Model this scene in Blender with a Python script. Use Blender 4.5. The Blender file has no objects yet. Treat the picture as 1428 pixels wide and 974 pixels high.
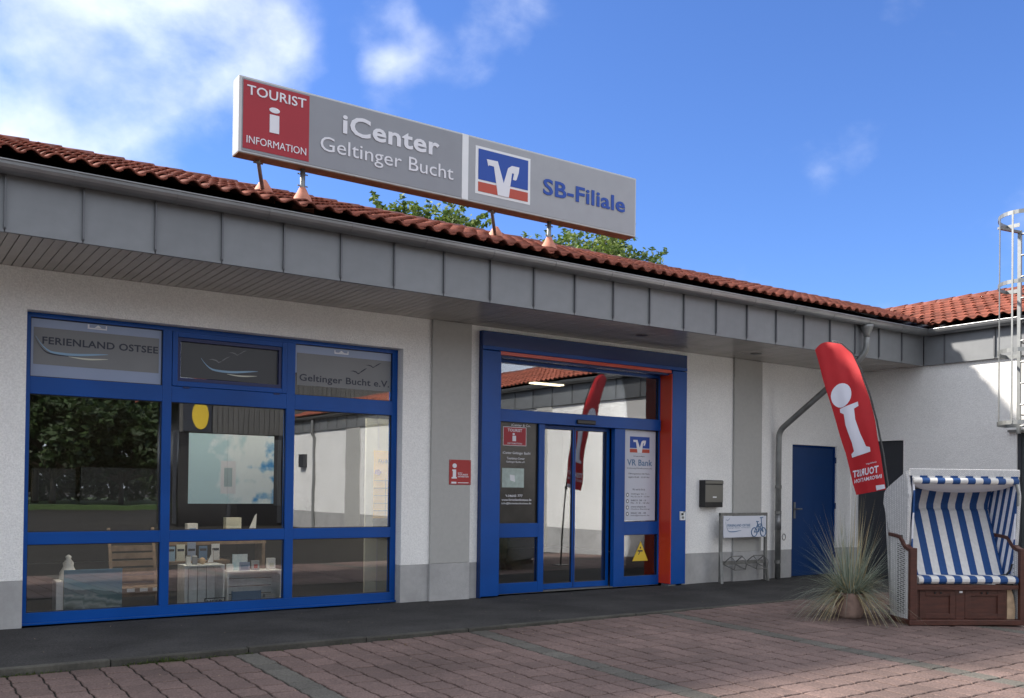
import bpy, math, random
from mathutils import Vector, Matrix
random.seed(7)
SC = bpy.context.scene
COL = SC.collection
R = math.radians

# ------------------------------------------------------------------ camera
PX, PY_YAW, PITCH, ROLL, CY = 1318.46, 0.605353766, 0.0109053368, 0.0120995728, 667.42
EYE = 1.25
fw = Vector((math.sin(PY_YAW)*math.cos(PITCH), math.cos(PY_YAW)*math.cos(PITCH), math.sin(PITCH)))
rg = Vector((math.cos(PY_YAW), -math.sin(PY_YAW), 0)); up = rg.cross(fw)
rg, up = rg*math.cos(ROLL)+up*math.sin(ROLL), -rg*math.sin(ROLL)+up*math.cos(ROLL)
cam_d = bpy.data.cameras.new('camera'); cam = bpy.data.objects.new('camera', cam_d); COL.objects.link(cam)
m3 = Matrix((rg, up, -fw)).transposed()
cam.matrix_world = Matrix.Translation((0, 0, EYE)) @ m3.to_4x4()
cam_d.sensor_width = 36; cam_d.lens = 36*PX/1428; cam_d.shift_y = (CY-487)/1428
cam_d.clip_start = .05; cam_d.clip_end = 2000
SC.camera = cam

def px_dir(x, y):
    return (rg*((x-714)/PX) - up*((y-CY)/PX) + fw).normalized()
def in_view(p, m=30):
    v = Vector(p)-Vector((0, 0, EYE)); z = v.dot(fw)
    if z <= .1: return False
    x = 714+PX*v.dot(rg)/z; y = CY-PX*v.dot(up)/z
    return -m < x < 1428+m and -m < y < 974+m

# ------------------------------------------------------------------ light
SUN = Vector((-1.0, 1.0, 1.146))
az = math.atan2(SUN.x, SUN.y); el = math.atan2(SUN.z, math.hypot(SUN.x, SUN.y))
sd = bpy.data.lights.new('sun', 'SUN'); sd.energy = 3.6; sd.angle = R(4.5); sd.color = (1.0, .93, .84)
sun = bpy.data.objects.new('sun', sd); COL.objects.link(sun)
sun.rotation_euler = SUN.to_track_quat('Z', 'Y').to_euler(); sun.location = (-20, 20, 30)

W = bpy.data.worlds.new('World'); SC.world = W; W.use_nodes = True
nt = W.node_tree; N = nt.nodes; L = nt.links
bg = N['Background']
sky = N.new('ShaderNodeTexSky'); sky.sky_type = 'NISHITA'; sky.sun_disc = False
sky.sun_elevation = el; sky.sun_rotation = az; sky.air_density = 1.0; sky.dust_density = .3; sky.ozone_density = 3.0
tc = N.new('ShaderNodeTexCoord')
def wmath(op, a, b=None, clamp=False):
    n = N.new('ShaderNodeMath'); n.operation = op; n.use_clamp = clamp
    for i, v in enumerate((a, b)):
        if v is None: continue
        if isinstance(v, (int, float)): n.inputs[i].default_value = v
        else: L.new(v, n.inputs[i])
    return n.outputs[0]
mp = N.new('ShaderNodeMapping'); mp.inputs['Scale'].default_value = (1, 1, 1.35); mp.inputs['Location'].default_value = (3.1, .4, .2)
L.new(tc.outputs['Generated'], mp.inputs[0])
nz = N.new('ShaderNodeTexNoise'); nz.inputs['Scale'].default_value = 5.5; nz.inputs['Detail'].default_value = 9
nz.inputs['Roughness'].default_value = .54; nz.inputs['Distortion'].default_value = .1
L.new(mp.outputs[0], nz.inputs['Vector'])
acc = None
back = Vector((math.sin(R(215))*math.cos(R(38)), math.cos(R(215))*math.cos(R(38)), math.sin(R(38))))   # the cloud bank at the left goes on round behind the camera
for (x, y, rad, wgt) in ((-500, -400, 30, .30), (-150, -50, 13.5, .34), (80, 0, 10, .36), (300, -5, 7.5, .24), (400, 85, 3.2, .14), (540, 45, 3.2, .17), (545, 118, 2.5, .14),
                         (640, 90, 3, .12), (690, 0, 3.3, .12), (1200, 252, 4.6, .14), (1060, 262, 4.6, .14), (1180, 240, 2.4, .05)):
    d = px_dir(x, y) if x is not None else back
    vm = N.new('ShaderNodeVectorMath'); vm.operation = 'DOT_PRODUCT'; L.new(tc.outputs['Generated'], vm.inputs[0]); vm.inputs[1].default_value = d
    mr = N.new('ShaderNodeMapRange'); mr.interpolation_type = 'SMOOTHSTEP'; L.new(vm.outputs['Value'], mr.inputs[0])
    mr.inputs[1].default_value = math.cos(R(rad)); mr.inputs[2].default_value = math.cos(R(rad*.15))
    mr.inputs[3].default_value = 0; mr.inputs[4].default_value = wgt
    acc = mr.outputs[0] if acc is None else wmath('ADD', acc, mr.outputs[0])
acc = wmath('MINIMUM', acc, .335)
vm = N.new('ShaderNodeVectorMath'); vm.operation = 'DOT_PRODUCT'; L.new(tc.outputs['Generated'], vm.inputs[0]); vm.inputs[1].default_value = back
mr = N.new('ShaderNodeMapRange'); mr.interpolation_type = 'SMOOTHSTEP'; L.new(vm.outputs['Value'], mr.inputs[0])
mr.inputs[1].default_value = math.cos(R(112)); mr.inputs[2].default_value = math.cos(R(60)); mr.inputs[3].default_value = 0; mr.inputs[4].default_value = .75
acc = wmath('ADD', acc, mr.outputs[0])
sm = wmath('ADD', nz.outputs[0], acc)
ms = N.new('ShaderNodeMapRange'); ms.interpolation_type = 'SMOOTHSTEP'; L.new(sm, ms.inputs[0])
ms.inputs[1].default_value = .58; ms.inputs[2].default_value = 1.04; ms.inputs[3].default_value = 0; ms.inputs[4].default_value = .86
hs = N.new('ShaderNodeMix'); hs.data_type = 'RGBA'; hs.blend_type = 'MULTIPLY'; hs.inputs[0].default_value = 1
L.new(sky.outputs[0], hs.inputs[6]); hs.inputs[7].default_value = (.305, .405, .62, 1)
nz2 = N.new('ShaderNodeTexNoise'); nz2.inputs['Scale'].default_value = 9; nz2.inputs['Detail'].default_value = 5
L.new(mp.outputs[0], nz2.inputs['Vector'])
cr = N.new('ShaderNodeMapRange'); L.new(nz2.outputs[0], cr.inputs[0]); cr.inputs[1].default_value = .3; cr.inputs[2].default_value = .7
cr.inputs[3].default_value = 3.6; cr.inputs[4].default_value = 4.8
cc = N.new('ShaderNodeCombineColor')
for i, f in enumerate((.93, .97, 1.04)): L.new(wmath('MULTIPLY', cr.outputs[0], f), cc.inputs[i])
mx = N.new('ShaderNodeMix'); mx.data_type = 'RGBA'; L.new(ms.outputs[0], mx.inputs[0]); L.new(hs.outputs[2], mx.inputs[6]); L.new(cc.outputs[0], mx.inputs[7])
L.new(mx.outputs[2], bg.inputs['Color']); bg.inputs['Strength'].default_value = .13

SC.view_settings.view_transform = 'Standard'; SC.view_settings.look = 'None'; SC.view_settings.gamma = 1
SC.view_settings.use_curve_mapping = False; SC.view_settings.exposure = 1.42
SC.render.engine = 'CYCLES'
SC.cycles.max_bounces = 10; SC.cycles.diffuse_bounces = 4; SC.cycles.transparent_max_bounces = 24; SC.cycles.glossy_bounces = 5

# ------------------------------------------------------------------ materials
def newmat(name):
    m = bpy.data.materials.new(name); m.use_nodes = True
    return m, m.node_tree.nodes, m.node_tree.links, m.node_tree.nodes['Principled BSDF']
def mat(name, col, rough=.6, metal=0, var=.08, vscale=3.0, bump=0, bscale=60, spec=.5, detail=4, var2=0, v2scale=.6, coat=0, stretch=(1, 1, 1), rnd=0):
    m, n, l, p = newmat(name)
    p.inputs['Roughness'].default_value = rough; p.inputs['Metallic'].default_value = metal
    p.inputs['Specular IOR Level'].default_value = spec; p.inputs['Coat Weight'].default_value = coat
    tcn = n.new('ShaderNodeTexCoord'); mpn = n.new('ShaderNodeMapping'); l.new(tcn.outputs['Object'], mpn.inputs[0]); mpn.inputs['Scale'].default_value = stretch
    t = n.new('ShaderNodeTexNoise'); t.inputs['Scale'].default_value = vscale; t.inputs['Detail'].default_value = detail; l.new(mpn.outputs[0], t.inputs['Vector'])
    mr = n.new('ShaderNodeMapRange'); l.new(t.outputs[0], mr.inputs[0]); mr.inputs[1].default_value = .25; mr.inputs[2].default_value = .75
    mr.inputs[3].default_value = 1-var; mr.inputs[4].default_value = 1+var
    val = mr.outputs[0]
    if var2:
        t2 = n.new('ShaderNodeTexNoise'); t2.inputs['Scale'].default_value = v2scale; t2.inputs['Detail'].default_value = 6; l.new(mpn.outputs[0], t2.inputs['Vector'])
        m2 = n.new('ShaderNodeMapRange'); l.new(t2.outputs[0], m2.inputs[0]); m2.inputs[1].default_value = .3; m2.inputs[2].default_value = .7
        m2.inputs[3].default_value = 1-var2; m2.inputs[4].default_value = 1+var2*.4
        k = n.new('ShaderNodeMath'); k.operation = 'MULTIPLY'; l.new(val, k.inputs[0]); l.new(m2.outputs[0], k.inputs[1]); val = k.outputs[0]
    if rnd:
        oi = n.new('ShaderNodeObjectInfo'); m2 = n.new('ShaderNodeMapRange'); l.new(oi.outputs['Random'], m2.inputs[0]); m2.inputs[3].default_value = 1-rnd; m2.inputs[4].default_value = 1+rnd
        k = n.new('ShaderNodeMath'); k.operation = 'MULTIPLY'; l.new(val, k.inputs[0]); l.new(m2.outputs[0], k.inputs[1]); val = k.outputs[0]
    vm = n.new('ShaderNodeVectorMath'); vm.operation = 'SCALE'; vm.inputs[0].default_value = col[:3]; l.new(val, vm.inputs['Scale'])
    l.new(vm.outputs[0], p.inputs['Base Color'])
    if bump:
        b = n.new('ShaderNodeTexNoise'); b.inputs['Scale'].default_value = bscale; b.inputs['Detail'].default_value = 5; l.new(mpn.outputs[0], b.inputs['Vector'])
        bn = n.new('ShaderNodeBump'); bn.inputs['Strength'].default_value = bump; bn.inputs['Distance'].default_value = .01
        l.new(b.outputs[0], bn.inputs['Height']); l.new(bn.outputs[0], p.inputs['Normal'])
    return m
def add_color_variation(m, attr_rand=.15): pass
M = {}
M['plaster'] = mat('white_roughcast', (.87, .86, .835), .9, var=.12, vscale=70, bump=.8, bscale=95, var2=.09, v2scale=.9)
M['plinth'] = mat('grey_plinth_paint', (.41, .405, .40), .85, var=.05, vscale=20, bump=.4, bscale=110, var2=.16, v2scale=2.5)
M['pilaster'] = mat('grey_pilaster_paint', (.43, .425, .405), .85, var=.04, vscale=20, bump=.25, bscale=90, var2=.06)
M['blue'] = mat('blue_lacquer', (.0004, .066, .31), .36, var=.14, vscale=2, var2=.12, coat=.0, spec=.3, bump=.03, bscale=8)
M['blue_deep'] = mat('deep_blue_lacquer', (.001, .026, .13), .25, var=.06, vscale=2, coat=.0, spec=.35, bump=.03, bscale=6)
M['blue_door'] = mat('blue_steel_door_paint', (.001, .032, .13), .45, var=.08, vscale=3)
M['navy'] = mat('navy_casement', (.004, .012, .09), .4, var=.08)
M['red'] = mat('orange_red_lacquer', (.62, .045, .008), .35, var=.05, coat=.2)
M['zinc'] = mat('zinc_sheet', (.205, .215, .225), .55, metal=.3, var=.06, vscale=8, var2=.08, v2scale=1.5, bump=.05, bscale=7, rnd=.05)
M['zinc_seam'] = mat('zinc_seam', (.13, .135, .145), .5, metal=.35, var=.1)
M['gutter'] = mat('zinc_gutter', (.24, .245, .25), .38, metal=.6, var=.15, vscale=4, var2=.15)
M['pipe'] = mat('zinc_pipe', (.22, .225, .22), .42, metal=.5, var=.16, vscale=9, var2=.18, v2scale=3)
M['galv'] = mat('galvanised_steel', (.24, .25, .25), .5, metal=.7, var=.12, vscale=18)
M['galv_dark'] = mat('weathered_steel', (.20, .20, .19), .55, metal=.5, var=.2, vscale=18)
M['soffit'] = mat('grey_soffit_lacquer', (.38, .36, .33), .24, var=.08, vscale=4, spec=.65, rnd=.06)
M['tile'] = mat('terracotta_tile', (.255, .078, .050), .82, spec=.3, var=.34, vscale=14, bump=.2, bscale=50, var2=.42, v2scale=2.2, rnd=.26)
M['ridge'] = mat('terracotta_ridge_tile', (.22, .065, .042), .7, var=.25, vscale=12, bump=.2, bscale=50, rnd=.15, var2=.25)
M['collar'] = mat('pale_terracotta_collar', (.52, .21, .14), .7, var=.15, vscale=20, bump=.1)
M['asphalt'] = mat('walkway_asphalt', (.056, .054, .053), .92, var=.45, vscale=70, bump=.9, bscale=120, detail=8, var2=.38, v2scale=1.7, spec=.25)
M['lot'] = mat('asphalt_lot', (.036, .034, .031), .95, spec=.15, var=.18, vscale=60, var2=.2, v2scale=.4)
M['kerb'] = mat('concrete_kerb', (.07, .066, .055), .9, var=.25, vscale=30, bump=.4, bscale=90, var2=.45, v2scale=3, rnd=.2)
M['joint'] = mat('paver_joint_soil', (.016, .013, .010), .95, var=.3, vscale=40)
M['white'] = mat('white_paint', (.75, .76, .77), .5, var=.03)
M['letter'] = mat('white_letter_film', (.72, .72, .76), .5, var=.02)
M['sign_grey'] = mat('silver_grey_sign_face', (.25, .26, .285), .45, var=.04, vscale=6)
M['sign_grey2'] = mat('light_silver_sign_face', (.33, .34, .36), .45, var=.04, vscale=6)
M['sign_frame'] = mat('sign_aluminium_frame', (.45, .45, .45), .35, metal=.3, var=.06)
M['crimson'] = mat('crimson_sign_film', (.34, .008, .020), .5, var=.04)
M['redsign'] = mat('red_sign', (.36, .02, .02), .5, var=.05)
M['logo_blue'] = mat('logo_blue_film', (.001, .055, .34), .5, var=.03)
M['logo_red'] = mat('logo_orange_red_film', (.45, .06, .03), .5, var=.03)
M['ink'] = mat('dark_ink', (.035, .04, .06), .6, var=.05)
M['ink_blue'] = mat('blue_grey_ink', (.10, .19, .33), .6, var=.05)
M['wave_blue'] = mat('pale_blue_film', (.26, .42, .58), .6, var=.05)
M['sand'] = mat('cream_film', (.62, .62, .52), .6, var=.05)
M['film'] = mat('frosted_window_film', (.28, .34, .48), .35, var=.05, vscale=2)
M['film_grey'] = mat('grey_banner_film', (.19, .195, .20), .4, var=.06, vscale=3)
M['film_dark'] = mat('dark_banner_film', (.035, .037, .04), .3, var=.05)
M['black'] = mat('black_plastic', (.012, .012, .013), .35, var=.05)
M['bronze'] = mat('grey_bronze_panel', (.17, .165, .145), .4, metal=.3, var=.04)
M['anthracite'] = mat('anthracite_steel_door', (.035, .038, .045), .5, var=.06)
M['grey_door'] = mat('grey_green_door', (.055, .062, .063), .5, var=.06)
M['wood'] = mat('red_brown_wood', (.070, .022, .014), .5, var=.35, vscale=8, stretch=(1, 1, 6), bump=.2, bscale=30)
M['wood_old'] = mat('weathered_plank', (.22, .15, .10), .8, var=.3, vscale=12)
M['wood_worn'] = mat('bare_worn_wood', (.42, .30, .19), .8, var=.35, vscale=14)
M['crate'] = mat('whitewashed_wood', (.68, .70, .70), .8, var=.15, vscale=15)
M['flag'] = mat('red_flag_cloth', (.46, .012, .018), .7, var=.08, vscale=5)
M['flag_white'] = mat('white_flag_print', (.72, .72, .80), .7, var=.04)
M['terracotta'] = mat('clay_pot', (.30, .205, .165), .85, var=.3, vscale=16, bump=.3, bscale=60)
M['yellow'] = mat('yellow_warning_film', (.72, .50, .04), .5, var=.05)
M['yellow_post'] = mat('yellow_poster', (.88, .52, .05), .5, var=.08, vscale=8)
M['hall_board'] = mat('grey_timber_cladding', (.10, .097, .09), .8, var=.3, vscale=3, stretch=(8, 8, .5))
M['hall_dark'] = mat('dark_shopfront_glass', (.02, .02, .022), .15, var=.05)
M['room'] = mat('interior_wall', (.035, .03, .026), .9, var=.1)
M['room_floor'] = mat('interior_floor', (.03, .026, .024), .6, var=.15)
M['bark'] = mat('bark', (.09, .07, .05), .9, var=.3, vscale=12, bump=.4)
def emis(name, col, s):
    m, n, l, p = newmat(name); p.inputs['Emission Color'].default_value = (*col, 1); p.inputs['Emission Strength'].default_value = s; p.inputs['Base Color'].default_value = (*col, 1); return m
M['lamp_dim'] = emis('lit_room_lamp', (1, .84, .55), 1.6)
M['lamp'] = emis('lit_ceiling_lamp', (1, .90, .74), 24.0)  # strong glow for the panels added over the window display

def glass_mat(name, tint, base):
    m, n, l, p = newmat(name); n.remove(p)
    tr = n.new('ShaderNodeBsdfTransparent'); tr.inputs[0].default_value = (*tint, 1)
    gl = n.new('ShaderNodeBsdfGlossy'); gl.inputs['Roughness'].default_value = .0; gl.inputs[0].default_value = (.95, .97, 1, 1)
    fr = n.new('ShaderNodeFresnel'); fr.inputs[0].default_value = 1.5
    a = n.new('ShaderNodeMath'); a.operation = 'ADD'; a.use_clamp = True; l.new(fr.outputs[0], a.inputs[0]); a.inputs[1].default_value = base
    # very slight waviness of real panes
    tcn = n.new('ShaderNodeTexCoord'); t = n.new('ShaderNodeTexNoise'); t.inputs['Scale'].default_value = 1.3; l.new(tcn.outputs['Object'], t.inputs['Vector'])
    b = n.new('ShaderNodeBump'); b.inputs['Strength'].default_value = .05; b.inputs['Distance'].default_value = .01; l.new(t.outputs[0], b.inputs['Height']); l.new(b.outputs[0], gl.inputs['Normal'])
    mxs = n.new('ShaderNodeMixShader'); l.new(a.outputs[0], mxs.inputs[0]); l.new(tr.outputs[0], mxs.inputs[1]); l.new(gl.outputs[0], mxs.inputs[2])
    l.new(mxs.outputs[0], n['Material Output'].inputs[0]); return m
M['glass'] = glass_mat('window_glass', (.96, .97, .96), .118)

# pavers: pink-brown and grey-green, varied per block
def paver_mat(name, col):
    m, n, l, p = newmat(name); p.inputs['Roughness'].default_value = .85
    g = n.new('ShaderNodeNewGeometry'); oi = n.new('ShaderNodeObjectInfo')
    mr = n.new('ShaderNodeMapRange'); s = n.new('ShaderNodeMath'); s.operation = 'ADD'; l.new(g.outputs['Random Per Island'], s.inputs[0]); l.new(oi.outputs['Random'], s.inputs[1])
    fr = n.new('ShaderNodeMath'); fr.operation = 'FRACT'; l.new(s.outputs[0], fr.inputs[0]); l.new(fr.outputs[0], mr.inputs[0]); mr.inputs[3].default_value = .84; mr.inputs[4].default_value = 1.14
    t = n.new('ShaderNodeTexNoise'); t.inputs['Scale'].default_value = 75; t.inputs['Detail'].default_value = 4; l.new(g.outputs['Position'], t.inputs['Vector'])
    m2 = n.new('ShaderNodeMapRange'); l.new(t.outputs[0], m2.inputs[0]); m2.inputs[1].default_value = .3; m2.inputs[2].default_value = .7; m2.inputs[3].default_value = .62; m2.inputs[4].default_value = 1.38
    t3 = n.new('ShaderNodeTexNoise'); t3.inputs['Scale'].default_value = .9; t3.inputs['Detail'].default_value = 5; l.new(g.outputs['Position'], t3.inputs['Vector'])
    m4 = n.new('ShaderNodeMapRange'); l.new(t3.outputs[0], m4.inputs[0]); m4.inputs[1].default_value = .35; m4.inputs[2].default_value = .65; m4.inputs[3].default_value = .70; m4.inputs[4].default_value = 1.08
    k = n.new('ShaderNodeMath'); k.operation = 'MULTIPLY'; l.new(mr.outputs[0], k.inputs[0]); l.new(m2.outputs[0], k.inputs[1])
    k2 = n.new('ShaderNodeMath'); k2.operation = 'MULTIPLY'; l.new(k.outputs[0], k2.inputs[0]); l.new(m4.outputs[0], k2.inputs[1])
    vm = n.new('ShaderNodeVectorMath'); vm.operation = 'SCALE'; vm.inputs[0].default_value = col; l.new(k2.outputs[0], vm.inputs['Scale']); l.new(vm.outputs[0], p.inputs['Base Color'])
    bn = n.new('ShaderNodeBump'); bn.inputs['Strength'].default_value = .6; bn.inputs['Distance'].default_value = .004; l.new(t.outputs[0], bn.inputs['Height']); l.new(bn.outputs[0], p.inputs['Normal'])
    return m
M['paver'] = paver_mat('pink_concrete_paver', (.158, .106, .093))
M['paver_green'] = paver_mat('grey_green_concrete_paver', (.108, .100, .086))

def leaf_mat(name, c1, c2, trans=.35):
    m, n, l, p = newmat(name); p.inputs['Roughness'].default_value = .6
    g = n.new('ShaderNodeNewGeometry'); mixc = n.new('ShaderNodeMix'); mixc.data_type = 'RGBA'; l.new(g.outputs['Random Per Island'], mixc.inputs[0])
    mixc.inputs[6].default_value = (*c1, 1); mixc.inputs[7].default_value = (*c2, 1); l.new(mixc.outputs[2], p.inputs['Base Color'])
    tl = n.new('ShaderNodeBsdfTranslucent'); l.new(mixc.outputs[2], tl.inputs[0]); ms = n.new('ShaderNodeMixShader'); ms.inputs[0].default_value = trans
    l.new(p.outputs[0], ms.inputs[1]); l.new(tl.outputs[0], ms.inputs[2]); l.new(ms.outputs[0], n['Material Output'].inputs[0]); return m
M['leaf'] = leaf_mat('bright_leaf', (.040, .085, .014), (.17, .23, .040))
M['leaf_dark'] = leaf_mat('dark_leaf', (.02, .04, .012), (.045, .08, .02))
M['blade'] = leaf_mat('blue_grey_grass_blade', (.12, .17, .12), (.46, .50, .40), .3)
M['blade_dry'] = leaf_mat('dry_straw_blade', (.36, .27, .12), (.62, .52, .32), .3)
M['weed'] = leaf_mat('weed_leaf', (.06, .10, .02), (.12, .15, .04), .2)
M['lawn'] = mat('lawn_green', (.05, .085, .025), .9, var=.3, vscale=3)

def stripes(name, axis, period, duty, off, ca, cb, rough=.8, slope=0.0):
    m, n, l, p = newmat(name); p.inputs['Roughness'].default_value = rough
    t = n.new('ShaderNodeTexCoord'); s = n.new('ShaderNodeSeparateXYZ'); l.new(t.outputs['Object'], s.inputs[0])
    a = n.new('ShaderNodeMath'); a.operation = 'MULTIPLY_ADD'; l.new(s.outputs['XYZ'.index(axis)], a.inputs[0]); a.inputs[1].default_value = 1/period; a.inputs[2].default_value = off
    b = n.new('ShaderNodeMath'); b.operation = 'MULTIPLY_ADD'; l.new(s.outputs[2], b.inputs[0]); b.inputs[1].default_value = slope/period; l.new(a.outputs[0], b.inputs[2])
    f = n.new('ShaderNodeMath'); f.operation = 'FRACT'; l.new(b.outputs[0], f.inputs[0]); g = n.new('ShaderNodeMath'); g.operation = 'GREATER_THAN'; l.new(f.outputs[0], g.inputs[0]); g.inputs[1].default_value = duty
    mc = n.new('ShaderNodeMix'); mc.data_type = 'RGBA'; l.new(g.outputs[0], mc.inputs[0]); mc.inputs[6].default_value = (*ca, 1); mc.inputs[7].default_value = (*cb, 1)
    nz = n.new('ShaderNodeTexNoise'); nz.inputs['Scale'].default_value = 30; l.new(t.outputs['Object'], nz.inputs['Vector'])
    mr = n.new('ShaderNodeMapRange'); l.new(nz.outputs[0], mr.inputs[0]); mr.inputs[3].default_value = .85; mr.inputs[4].default_value = 1.15
    vm = n.new('ShaderNodeVectorMath'); vm.operation = 'SCALE'; l.new(mc.outputs[2], vm.inputs[0]); l.new(mr.outputs[0], vm.inputs['Scale']); l.new(vm.outputs[0], p.inputs['Base Color'])
    return m
CB, CWh = (.012, .062, .21), (.66, .65, .63)
M['stripe'] = stripes('blue_white_striped_cloth', 'X', .158, .5, .35, CB, CWh)
M['stripe_side'] = stripes('blue_white_side_cloth', 'Y', .105, .5, .1, CB, (.72, .73, .78), slope=.28)

def wicker(name, open_):
    m, n, l, p = newmat(name); p.inputs['Roughness'].default_value = .6
    t = n.new('ShaderNodeTexCoord'); mp_ = n.new('ShaderNodeMapping'); l.new(t.outputs['Object'], mp_.inputs[0]); mp_.inputs['Rotation'].default_value = (R(90), 0, R(90)) if open_ else (R(90), R(20), R(90))
    b = n.new('ShaderNodeTexBrick'); l.new(mp_.outputs[0], b.inputs['Vector']); b.inputs['Scale'].default_value = 1
    b.inputs['Brick Width'].default_value = .036 if open_ else .02; b.inputs['Row Height'].default_value = .020 if open_ else .012; b.inputs['Mortar Size'].default_value = .0030 if open_ else .0012
    b.inputs['Color1'].default_value = (.70, .70, .69, 1); b.inputs['Color2'].default_value = (.60, .60, .60, 1); b.inputs['Mortar'].default_value = (.02, .02, .02, 1) if open_ else (.25, .25, .25, 1)
    l.new(b.outputs[0], p.inputs['Base Color']); bn = n.new('ShaderNodeBump'); bn.inputs['Strength'].default_value = .6; bn.inputs['Distance'].default_value = .004; bn.invert = True
    l.new(b.outputs['Fac'], bn.inputs['Height']); l.new(bn.outputs[0], p.inputs['Normal']); return m
M['wicker'] = wicker('white_wicker', False); M['wicker_open'] = wicker('white_open_wicker', True)

def painting_mat():
    m, n, l, p = newmat('seascape_paint'); p.inputs['Roughness'].default_value = .6
    t = n.new('ShaderNodeTexCoord'); s = n.new('ShaderNodeSeparateXYZ'); l.new(t.outputs['Object'], s.inputs[0])
    nz = n.new('ShaderNodeTexNoise'); nz.inputs['Scale'].default_value = 9; nz.inputs['Detail'].default_value = 8; nz.inputs['Distortion'].default_value = 1.2; l.new(t.outputs['Object'], nz.inputs['Vector'])
    a = n.new('ShaderNodeMath'); a.operation = 'MULTIPLY_ADD'; l.new(nz.outputs[0], a.inputs[0]); a.inputs[1].default_value = .10; l.new(s.outputs[2], a.inputs[2])
    b = n.new('ShaderNodeMath'); b.operation = 'MULTIPLY_ADD'; l.new(s.outputs[0], b.inputs[0]); b.inputs[1].default_value = .12; l.new(a.outputs[0], b.inputs[2])
    r = n.new('ShaderNodeValToRGB'); l.new(b.outputs[0], r.inputs[0]); e = r.color_ramp.elements
    e[0].position = .05; e[0].color = (.05, .07, .05, 1); e[1].position = .50; e[1].color = (.10, .22, .34, 1)
    for pos, c in ((.13, (.08, .10, .08)), (.185, (.45, .50, .48)), (.215, (.10, .16, .16)), (.25, (.42, .48, .48)), (.27, (.07, .17, .19)), (.315, (.05, .15, .18)), (.325, (.28, .44, .48)), (.40, (.12, .30, .42))):
        x = e.new(pos); x.color = (*c, 1)
    l.new(r.outputs[0], p.inputs['Base Color']); return m
M['painting'] = painting_mat()
def poster_mat():
    m, n, l, p = newmat('pale_blue_poster_print'); p.inputs['Roughness'].default_value = .5
    t = n.new('ShaderNodeTexCoord'); s = n.new('ShaderNodeSeparateXYZ'); l.new(t.outputs['Object'], s.inputs[0])
    nz = n.new('ShaderNodeTexNoise'); nz.inputs['Scale'].default_value = 7; nz.inputs['Detail'].default_value = 8; l.new(t.outputs['Object'], nz.inputs['Vector'])
    a = n.new('ShaderNodeMath'); a.operation = 'MULTIPLY_ADD'; l.new(s.outputs[0], a.inputs[0]); a.inputs[1].default_value = .75; l.new(nz.outputs[0], a.inputs[2])
    r = n.new('ShaderNodeValToRGB'); l.new(a.outputs[0], r.inputs[0]); e = r.color_ramp.elements
    e[0].position = .40; e[0].color = (.50, .70, .76, 1); e[1].position = 1.0; e[1].color = (.05, .30, .72, 1)
    for pos, c in ((.55, (.80, .88, .90)), (.74, (.82, .90, .92)), (.82, (.40, .62, .80)), (.90, (.08, .34, .72))):
        x = e.new(pos); x.color = (*c, 1)
    l.new(r.outputs[0], p.inputs['Base Color']); return m
M['poster'] = poster_mat()

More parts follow.
